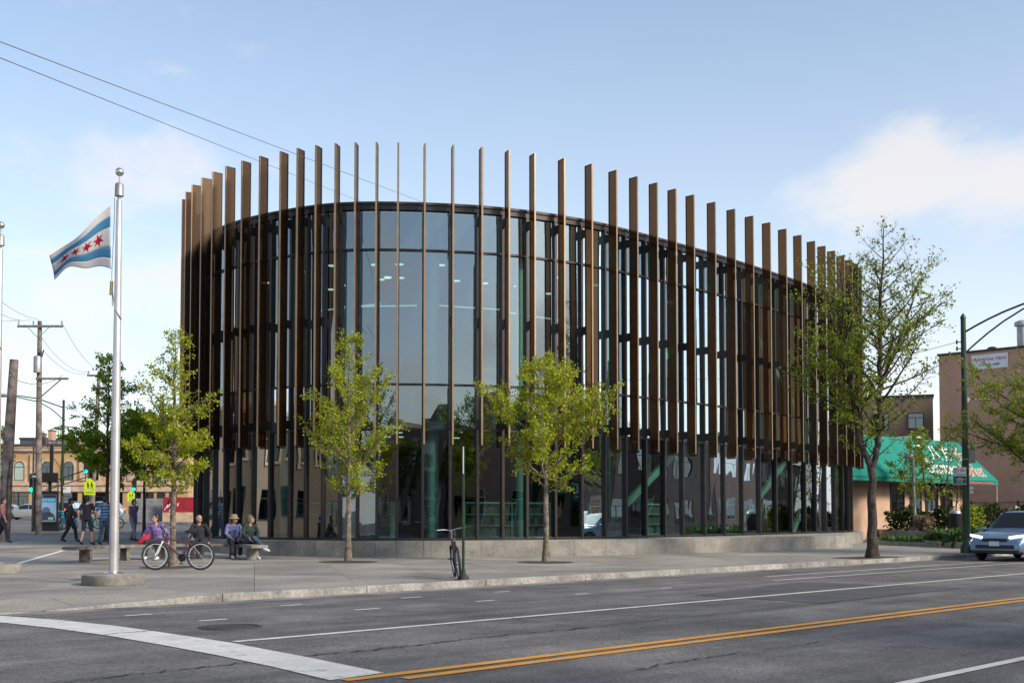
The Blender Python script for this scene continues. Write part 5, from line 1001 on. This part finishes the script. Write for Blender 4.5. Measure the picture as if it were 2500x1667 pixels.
tbp = Vector(((2331 - 1250) / FOC * 50, 50, .5)); o = empty('litter_bin', tbp, 0, 'black cylindrical litter bin in front of the hedge', 'bin'); b = MB(); b.lathe([(.2, 0), (.24, .05), (.26, .8), (.27, .82), (.27, .86)], 18); b.build('body', M['blackplastic'], o, smooth=True); b = MB(); b.lathe([(.25, .86), (.22, .96), (.08, 1.02), (0, 1.03)], 18); b.build('lid', M['galv'], o, smooth=True)
# ---------------------------------------------------------------- tall street lamp on the right
LP = G(2361, 1349); lp = empty('street_lamp', LP, 0, 'tall dark green street lamp with twin curved arms on the right', 'street lamp'); b = MB(); b.lathe([(.22, 0), (.22, .25), (.17, .32), (.15, .5)], 14); b.build('base', M['lampgreen'], lp, smooth=True); MB().tube([(0, 0, .4), (0, 0, 8.1)], [.13, .085], 14).build('pole', M['lampgreen'], lp, smooth=True); b = MB(); b.lathe([(.1, 8.1), (.1, 8.16), (0, 8.3)], 12); b.build('cap', M['lampgreen'], lp, smooth=True)
ad = Vector((CU, -SU, 0)); ad = Vector((.86, -.5, 0))
b = MB(); b.tube([ad * (s_ * .01) + Vector((0, 0, 7.6)) if s_ == 0 else ad * s_ + Vector((0, 0, 7.6 + 1.05 * (1 - (1 - s_ / 3.2) ** 1.7))) for s_ in (0, .4, .8, 1.3, 1.9, 2.5, 3.2)], .035, 8); b.tube([ad * s_ + Vector((0, 0, 6.85 + 1.75 * (1 - (1 - s_ / 3.0) ** 1.6))) for s_ in (0, .4, .8, 1.3, 1.9, 2.4, 3.0)], .03, 8); b.build('arm', M['lampgreen'], lp, smooth=True)
b = MB(); b.ball(ad * 3.5 + Vector((0, 0, 8.62)), .3, 14, 8, (1.3, .6, .35), Matrix.Rotation(math.atan2(ad.y, ad.x), 3, 'Z')); b.build('lamp_head', M['galv'], lp, smooth=True)
for z in (7.28, 7.05): b = MB(); b.box((-.13, 0, z), (.2, .05, .03)); b.tube([(-.23, 0, z - .07), (-.23, 0, z + .07)], .035, 8); b.build('insulator', M['blackplastic'], lp)
for z in (5.28, 3.68): b = MB(); b.tube([(.08, 0, z), (.85, -.05, z + .03)], .012, 6); b.box((.11, 0, z), (.05, .1, .16)); b.build('banner_arm', M['signwhite'], lp)
for z in (3.2, 2.9, 2.62): b = MB(); b.lathe([(.112, z), (.118, z + .02), (.112, z + .04)], 14); b.build('clamp_band', M['galv'], lp)
bx = MB().box((.16, .06, 3.35), (.42, .05, .52)).build('signal_back', M['galv'], lp, bevel=.02)
sg = empty('parking_sign', LP + Vector((-.27, -.16, 2.42)), R_(-6), 'white over green parking sign fixed to the tall green lamp post', 'sign'); MB().box((0, 0, .36), (.42, .02, .28)).build('white_panel', M['signwhite'], sg); MB().box((0, 0, .085), (.42, .022, .26)).build('green_panel', M['signgreen'], sg); MB().box((0, .012, .22), (.45, .012, .6)).build('backing', M['signwhite'], sg, bevel=.01)
text('lettering', 'P', .13, M['ink'], sg, (-.12, -.013, .40), (R_(90), 0, 0), ext=.002); b = MB(); b.torus((-.12, -.014, .40), .075, .006, n=24, m=5); b.build('ring', M['ink'], sg)
for x, z, w_, m in ((.09, .43, .16, 'ink'), (.09, .39, .14, 'ink'), (.0, .27, .34, 'ink'), (.0, .145, .14, 'signwhite'), (.02, .10, .30, 'signwhite'), (0, .06, .2, 'signwhite'), (0, 0.0, .24, 'signwhite')): MB().box((x, -.0125, z), (w_, .004, .018)).build('print_line', M[m], sg)
ow = empty('one_way_sign', ((2487 - 1250) / FOC * 58, 58, .4), 0, 'small white ONE way sign beyond the steel blue car', 'sign'); MB().tube([(0, .02, 0), (0, .02, 1.35)], .02, 8).build('post', M['galv'], ow); MB().box((0, 0, 1.15), (.36, .02, .38)).build('panel', M['signwhite'], ow); text('lettering', 'ONE', .15, M['ink'], ow, (0, -.012, 1.22), (R_(90), 0, 0), ext=.002); text('lettering', 'WAY', .13, M['ink'], ow, (0, -.012, 1.06), (R_(90), 0, 0), ext=.002)
nts = empty('notice', a + Vector((0, 0, 0)), 0); bpy.data.objects.remove(nts)
np_, nw, nr = front(2297, 75, 2760, 67); ns_ = empty('notice', np_ + Vector((math.cos(nr), math.sin(nr), 0)) * 1.95 + Vector((0, -.06, 2.75)), nr, 'small white paper notices on the brick wall beside the awning', 'notice'); MB().box((0, 0, .22), (.3, .02, .22)).build('sheet', M['signwhite'], ns_); MB().box((0, 0, -.04), (.3, .02, .2)).build('sheet', M['signwhite'], ns_)
# ---------------------------------------------------------------- kiosk, poles, signals, signs and wires on the left
kp = GT(112, 1296); o = empty('advertising_kiosk', kp, R_(8), 'black advertising kiosk with a blue film poster', 'kiosk'); px_m = FOC / kp.y; kw = 50 / px_m
MB().box((-.02, .1, .14), (kw + .28, .34, .28)).build('base', M['blackplastic'], o, bevel=.01); MB().box((0, .12, 1.2), (kw + .1, .2, 1.9)).build('case', M['black'], o, bevel=.02); MB().box((-kw / 2 - .12, .12, 1.2), (.12, .3, 2.0)).build('side_fin', M['black'], o)
pm = mat('poster_print', (0.16, 0.40, 0.66), .4, scale=1.6, col2=(0.45, 0.55, 0.70)); MB().box((0, .0, 1.24), (kw - .08, .03, 1.42)).build('poster', pm, o); MB().box((0, -.01, 1.86), (kw - .09, .02, .16)).build('poster_header', M['ink'], o); MB().box((0, -.012, 1.66), (kw - .09, .02, .24)).build('poster_sky', mat('poster_blue', (0.05, 0.33, 0.62), .4), o)
text('lettering', 'ALPHA BLUE', .17, mat('poster_pale_blue', (0.5, 0.7, 0.82), .5), o, (.02, -.026, 1.66), (R_(90), 0, 0), sx=.85, ext=.002); text('lettering', 'SCREEN', .07, M['signwhite'], o, (-.28, -.024, 1.86), (R_(90), 0, 0), ext=.002)
b = MB(); b.add([(-.5, -.022, .58), (.5, -.022, .58), (.38, -.022, .9), (.16, -.022, 1.05), (-.16, -.022, 1.03), (-.34, -.022, .82)], [(0, 1, 2, 3, 4, 5)]); b.build('poster_figure', mat('poster_dark', (0.06, 0.07, 0.10), .5), o); b = MB(); b.v = [(.2 * math.cos(t), -.024, 1.1 + .2 * math.sin(t)) for t in [math.pi * k / 10 for k in range(11)]] + [(-.26, -.024, 1.0), (.2, -.024, 1.02)]; b.f = [tuple(range(13))]; b.build('poster_cap', mat('poster_cap_blue', (0.07, 0.17, 0.34), .5), o)
MB().box((.24, -.024, .68), (.26, .008, .12)).build('poster_label', mat('poster_mint', (0.35, 0.6, 0.6), .5), o); MB().box((0, -.024, .5), (kw - .2, .01, .03)).build('trim', M['galv'], o)
b = MB(); b.prism([(-.62, -.15), (.62, -.15), (.5, .45), (-.5, .45)], 2.6, 3.12); b.build('hood', M['black'], o, bevel=.03); b = MB(); b.box((.14, .15, 2.35), (.14, .14, .55)); b.box((.2, .15, 3.85), (.17, .17, 1.46)); b.tube([(.2, .15, 4.58), (.2, .15, 4.75)], .03, 8); b.build('mast', M['black'], o)
for s_ in (-.56, .56): MB().box((s_, .12, 2.35), (.05, .05, .6)).build('hood_post', M['black'], o)
pp = GD(17, 46.5); o = empty('timber_pole', pp, 0, 'thick weathered timber pole sawn off flat near the left edge', 'pole'); b = MB(); b.tube([(-.1, 0, -.2), (.0, 0, 3), (.19, 0, 7.25)], [.235, .215, .165], 14); b.build('shaft', M['pole_wood'], o, smooth=True); MB().tube([(.12, -.2, 6.6), (.12, -.14, 6.6)], .04, 8).build('bolt', M['galv'], o); MB().tube([(.1, -.215, .3), (.12, -.215, 2.4), (.2, -.2, 3.2)], .018, 6).build('conduit', M['darkroof'], o)
def crossarm(o, z, x0, x1, n=3, m=None, brace=True, y=-.16):
    a_ = MB().box(((x0 + x1) / 2, y, z), (x1 - x0, .1, .12)).build('crossarm', M['timber'], o)
    for k in range(n):
        x = x0 + (x1 - x0) * (k + .05 if k == 0 else k - (.05 if k == n - 1 else .3)) / (n - 1); b = MB(); b.lathe([(.02, .06), (.02, .12), (.06, .13), (.05, .2), (.035, .21), (.05, .27), (0, .29)], 8, (x, y, z)); b.build('insulator', M['galv'], a_)
    if brace:
        for s_ in ((x0 + (0 - x0) * .5, z - .05), (x1 - (x1 - 0) * .55, z - .05)): MB().tube([(s_[0], y - .03, s_[1]), (0, y - .03, z - .62)], .02, 6).build('brace', M['galv'], a_)
p2 = GD(90, 61); o = empty('utility_pole', p2, 0, 'utility pole with wide crossarm and transformer can', 'utility pole', 'utility poles with wires'); u2 = FOC / 61; b = MB(); b.tube([(.12, 0, -.2), (.05, 0, 5), (0, 0, 11.05)], [.17, .155, .11], 12); b.build('shaft', M['pole_wood'], o, smooth=True)
crossarm(o, 10.75, -1.1, 1.28); b = MB(); b.lathe([(.2, 8.3), (.2, 9.1), (.17, 9.15), (0, 9.2)], 14, (.05, -.32, 0)); b.build('transformer', M['galv'], o, smooth=True); b = MB(); b.tube([(.2, -.2, 9.1), (.32, -.2, 9.5)], .04, 8); b.tube([(.1, -.2, 9.1), (.18, -.2, 9.45)], .04, 8); b.build('bushing', M['darkroof'], o)
a_ = MB().box((.75, -.12, 8.0), (1.7, .1, .11)).build('side_arm', M['timber'], o); MB().tube([(1.2, -.12, 7.95), (.12, -.12, 7.0)], .035, 6).build('brace', M['timber'], a_); MB().tube([(-.16, -.1, 0), (-.16, -.1, 4.9)], .05, 8).build('conduit', M['darkroof'], o)
p3 = GD(228, 74); o = empty('utility_pole', p3, 0, 'farther utility pole with two short crossarms behind the left trees', 'utility pole', 'utility poles with wires'); b = MB(); b.tube([(-.1, 0, -.2), (.25, 0, 9.75)], [.15, .11], 12); b.build('shaft', M['pole_wood'], o, smooth=True); crossarm(o, 9.55, -.45, 1.25, 2, brace=False); crossarm(o, 8.75, -.1, .9, 2, brace=False)
l2 = GD(152, 68); o = empty('street_lamp', l2, 0, 'thin dark street lamp with long curved arms between the utility poles', 'street lamp'); MB().tube([(0, 0, -.1), (0, 0, 7.5)], [.10, .07], 12).build('pole', M['lampgreen'], o, smooth=True)
b = MB(); b.tube([(0, 0, 7.05), (-.6, .05, 7.25), (-1.6, .1, 7.6), (-3.4, .2, 7.85)], .035, 6); b.tube([(0, 0, 6.35), (-.7, .05, 6.95), (-1.5, .1, 7.4), (-3.4, .2, 7.8)], .03, 6); b.tube([(0, 0, 5.95), (.7, .05, 5.9), (1.7, .1, 5.6)], .03, 6); b.build('arm', M['lampgreen'], o, smooth=True); b = MB(); b.ball((-3.6, .2, 7.78), .26, 12, 8, (1.4, .6, .4)); b.ball((-.28, 0, 5.85), .22, 12, 8, (1.4, .6, .5)); b.build('lamp_head', M['galv'], o, smooth=True); MB().box((-.1, 0, 6.02), (.3, .05, .05)).build('bracket', M['galv'], o)
b = MB(); b.tube([(-.95, 0, 2.1), (1.6, 0, 3.0)], .035, 6); b.tube([(-.95, 0, 1.75), (1.6, 0, 2.55)], .03, 6)
for k in range(6): b.tube([(-.8 + k * .45, 0, 2.13 + k * .155), (-.8 + k * .45, 0, 1.8 + k * .14)], .015, 5)
b.v = [(x, y, z + .5) for x, y, z in b.v]; b.build('mast_arm', M['lampgreen'], o)
ps = empty('no_parking_sign', l2 + Vector((.32, -.15, 2.05)), 0, 'white parking sign with red mark on the thin street lamp', 'sign'); MB().box((0, 0, .2), (.43, .02, .36)).build('panel', M['signwhite'], ps, bevel=.01); b = MB(); b.torus((-.12, -.012, .28), .06, .012, n=18, m=5); b.build('red_ring', M['red_ink'], ps); MB().box((0, 0, .0), (.4, .02, .03)).build('red_stripe', M['red_ink'], ps)
def signal(p, lab, arm=None):
    o = empty('traffic_signal', p, 0, lab, 'traffic signal', 'traffic signals showing green'); MB().box((0, .1, .5), (.3, .2, 1.0)).build('housing', M['black'], o, bevel=.03)
    for k, m in ((.17, 'green_on'), (.5, 'blackplastic'), (.83, 'blackplastic')):
        b = MB(); b.lathe([(0, .0), (.115, .0), (.12, .02)], 16); b.v = [(x, -z - .005, y + k) for x, y, z in b.v]; l_ = b.build('lens', M[m], o); b = MB(); b.torus((0, -.04, k), .13, .012, n=20, m=5); b.build('visor', M['black'], l_)
    if arm: MB().tube([(0, .1, 1.0), arm], .03, 6).build('hanger', M['galv'], o)
    return o
s1 = D(78, 1203, 61); signal(s1, 'traffic signal showing green left of the crossarm pole', (.2, .1, 1.05)); s2 = D(210, 1157, 68.2); signal(s2, 'traffic signal showing green among the tree leaves behind the flagpole', (0, .1, 1.15)); s3 = D(327, 1199, 92); signal(s3, 'traffic signal showing green above the lower school sign', (.1, .1, 1.2))
MB().tube([(0, 0, 0), (0, 0, 3.6)], .05, 8).build('post', M['black'], tag(empty('signal_post', GD(331, 92.3)), 'black traffic signal post beside the lower school sign', 'post'))
st_ = empty('street_name_sign', D(82, 1163, 60.6), 0, 'small green street name sign on the crossarm pole', 'sign'); MB().box((0, 0, 0), (.32, .02, .17)).build('panel', M['signgreen'], st_); MB().box((.04, -.012, .01), (.2, .004, .05)).build('print_line', M['signwhite'], st_); MB().box((.2, .05, 0), (.12, .03, .03)).build('bracket', M['galv'], st_)
def school(p, w, lab, ahead, lean=0):
    o = empty('school_sign', p, 0, lab, 'sign', 'yellow green school crossing signs'); h = p.z; u = w
    MB().tube([(0, .03, gz(p.x, p.y) - p.z), (0, .03, u * 1.1)], .03, 8).build('post', M['galv'], o)
    b = MB(); P = [(-u / 2, 0), (u / 2, 0), (u / 2, u * .62), (0, u * 1.05), (-u / 2, u * .62)]; n = 5; b.v = [(x, 0, z + u * .45) for x, z in P] + [(x, -.02, z + u * .45) for x, z in P]; b.f = [(0, 1, 2, 3, 4), (9, 8, 7, 6, 5)] + [(i, (i + 1) % 5, 5 + (i + 1) % 5, 5 + i) for i in range(5)]; b.build('panel', M['yg'], o)
    MB().box((0, -.01, u * .19), (u, .02, u * .42)).build('lower_plate', M['yg'], o)
    for s_ in (-1, 1):
        x = s_ * u * .17; b = MB(); b.ball((x, -.022, u * 1.08), u * .06, 8, 6, (1, .1, 1)); b.add([(x - u * .06, -.024, u * 1.0), (x + u * .06, -.024, u * 1.0), (x + u * .08, -.024, u * .75), (x - u * .06, -.024, u * .75)], [(0, 1, 2, 3)]); b.add([(x - u * .06, -.024, u * .76), (x, -.024, u * .76), (x - u * .06, -.024, u * .52), (x - u * .11, -.024, u * .52)], [(0, 1, 2, 3)]); b.add([(x + u * .02, -.024, u * .76), (x + u * .08, -.024, u * .76), (x + u * .14, -.024, u * .52), (x + u * .08, -.024, u * .52)], [(0, 1, 2, 3)]); b.add([(x + u * .04, -.024, u * .98), (x + u * .15, -.024, u * .84), (x + u * .13, -.024, u * .8), (x + u * .03, -.024, u * .9)], [(0, 1, 2, 3)]); b.build('walking_figure', M['ink'], o)
    if ahead: text('lettering', 'AHEAD', u * .24, M['ink'], o, (0, -.024, u * .19), (R_(90), 0, 0), ext=.002)
    else: b = MB(); b.add([(-u * .25, -.024, u * .06), (-u * .02, -.024, u * .1), (-u * .09, -.024, u * .17), (u * .25, -.024, u * .34), (u * .22, -.024, u * .39), (-u * .13, -.024, u * .22), (-u * .2, -.024, u * .27)], [(0, 1, 2, 3, 4, 5, 6)]); b.build('arrow', M['ink'], o)
school(D(219, 1207, 70), .67, 'yellow green school crossing sign reading AHEAD left of the flagpole', True); school(D(320, 1223, 92), .56, 'yellow green school crossing sign with arrow right of the flagpole', False)
WM = mat('cable', (0.10, 0.10, 0.115), .6)
def wire(lab, a, c, sag, r, n=24):
    b = MB(); a, c = Vector(a), Vector(c); b.tube([a.lerp(c, k / n) - Vector((0, 0, sag * 4 * (k / n) * (1 - k / n))) for k in range(n + 1)], r, 5); return tag(b.build('overhead_cable', WM, smooth=True), lab, 'cable', 'overhead cables')
wire('upper of two overhead cables slanting from the top left over the library', D(-120, 57, 16), D(1180, 550, 66), .0, .0075); wire('lower of two overhead cables slanting from the top left over the library', D(-120, 94, 16.5), D(930, 512, 62), .0, .0075)
T2_ = p2 + Vector((0, -.16, 11.0)); T3_ = p3 + Vector((.2, -.16, 9.8))
wire('wire from the right crossarm end down to the farther utility pole', T2_ + Vector((1.2, 0, 0)), T3_ + Vector((.3, 0, 0)), .5, .012); wire('wire from the transformer pole middle to the farther utility pole', p2 + Vector((.1, 0, 10.2)), T3_ + Vector((-.4, 0, 0)), .6, .012); wire('wire from the transformer down to the farther utility pole crossarm', p2 + Vector((.3, 0, 9.4)), T3_ + Vector((-.5, 0, -.1)), .45, .012)
wire('highest left wire sagging to the crossarm pole', D(-40, 700, 45), T2_ + Vector((.05, 0, .1)), .25, .011); wire('second left wire sagging to the crossarm pole', D(-40, 735, 45), T2_ + Vector((-.4, 0, .1)), .3, .011); wire('lowest left wire reaching the left crossarm end', D(-40, 778, 50), T2_ + Vector((-1.0, 0, .1)), .1, .011)
wire('wire from the timber pole to the crossarm pole side arm', pp + Vector((.15, 0, 6.5)), p2 + Vector((1.3, -.1, 8.2)), .35, .014); wire('thick low cable from the timber pole past the crossarm pole', pp + Vector((.1, 0, 3.6)), p2 + Vector((.5, -.1, 4.55)), .25, .02); wire('thick cable from the crossarm pole down to the thin street lamp', p2 + Vector((.5, -.1, 4.55)), l2 + Vector((0, 0, 3.4)), .1, .02)
wire('pair of wires crossing from the right lamp to the tall tree, upper', LP + Vector((-.23, 0, 7.28)), LP + Vector((-6, 30, 8.2)), .3, .009)
# ---------------------------------------------------------------- the far side of the street, behind the camera: seen mirrored in the glass
def opposite(lab, u0, v, w, h, m, cap, nw, storey=2, seed=1):
    p = RD(u0 + w, v, ROADZ); o = building('street_building', lab, p, rzr + math.pi, w, h, 10, m, cap, cap=.3)
    for s_ in range(storey):
        for k in range(nw): window(o, w * (k + .5) / nw, .9 + s_ * (h / storey), w / nw * .55, h / storey * .5, False, M['whitepaint'] if seed % 2 else None, None, M['stone'] if seed % 3 == 0 else None, 1)
    return o
opposite('brown brick shop across the street, mirrored in the library glass', -6, -7, 13, 7.4, M['brownbrick'], M['stone'], 5, 2, 3); opposite('tan brick shop across the street, mirrored in the library glass', 7.3, -7, 11, 6.4, M['tanbrick'], M['darkroof'], 4, 2, 2); opposite('red brick house across the street, mirrored in the library glass', 18.6, -7.5, 12, 8.2, M['redbrick'], M['stone'], 5, 2, 1); opposite('low brown shop across the street, mirrored in the library glass', 31, -7, 14, 6.0, M['brownbrick'], M['darkroof'], 5, 1, 2); opposite('long brown block across the street, mirrored in the library glass', 45.4, -7.5, 22, 7.2, M['brownbrick'], M['darkroof'], 8, 2, 3)
opposite('corner brick block across the street, mirrored in the left glass', -28, -8, 20, 8.0, M['redbrick'], M['stone'], 7, 2, 1)
opposite('unseen brown block far along the street, darkening the right glass reflection', 68, -7, 24, 7.5, M['brownbrick'], M['darkroof'], 9, 2, 2); opposite('unseen brick block farthest along the street, darkening the right glass reflection', 92.5, -7, 30, 8.5, M['redbrick'], M['stone'], 10, 2, 1); opposite('unseen dark block at the street end, darkening the right glass reflection', 123, -7, 40, 8.0, M['brownbrick'], M['darkroof'], 14, 2, 3)  # out-of-view blocks added so the right panes mirror no bright horizon
lw = building('street_building', 'unseen long brown brick block left of the plaza, darkening the left glass reflection', (-48, -12, 0), R_(90), 106, 8.2, 10, M['brownbrick'], M['stone'], cap=.3)  # out of view; lengthened and browned to darken the mirrored left panes
for s_ in range(2):
    for k in range(34): window(lw, 1.6 + k * 3.1, .9 + s_ * 4, 1.5, 2.1, s_ == 1, None, None, M['stone'] if s_ else None)
for k, u in enumerate((-2, 9, 16, 26, 38)): tree('street_tree', ['tree across the street by the brown shop, mirrored in the glass', 'tree across the street by the tan shop, mirrored in the glass', 'tree across the street by the red house, mirrored in the glass', 'tree across the street by the low brown shop, mirrored in the glass', 'tree across the street by the long block, mirrored in the glass'][k], RD(u, -3.2, ROADZ), 6.5 + k % 3 * .6, lerpf((0, 1.2), (.4, 1.9), (1, .3)), 2.2, 5000, 90 + k, M['leaf3'], M['bark_dark'], .1, .16, 'trees on the other side of the street', nb=26)
pv = MB(); q = [RD(-40, -2.2), RD(90, -2.2), RD(90, -30), RD(-40, -30)]; pv.prism([(p.x, p.y) for p in q], -.2, -.002); tag(pv.build('opposite_pavement', M['slab']), kind='structure')
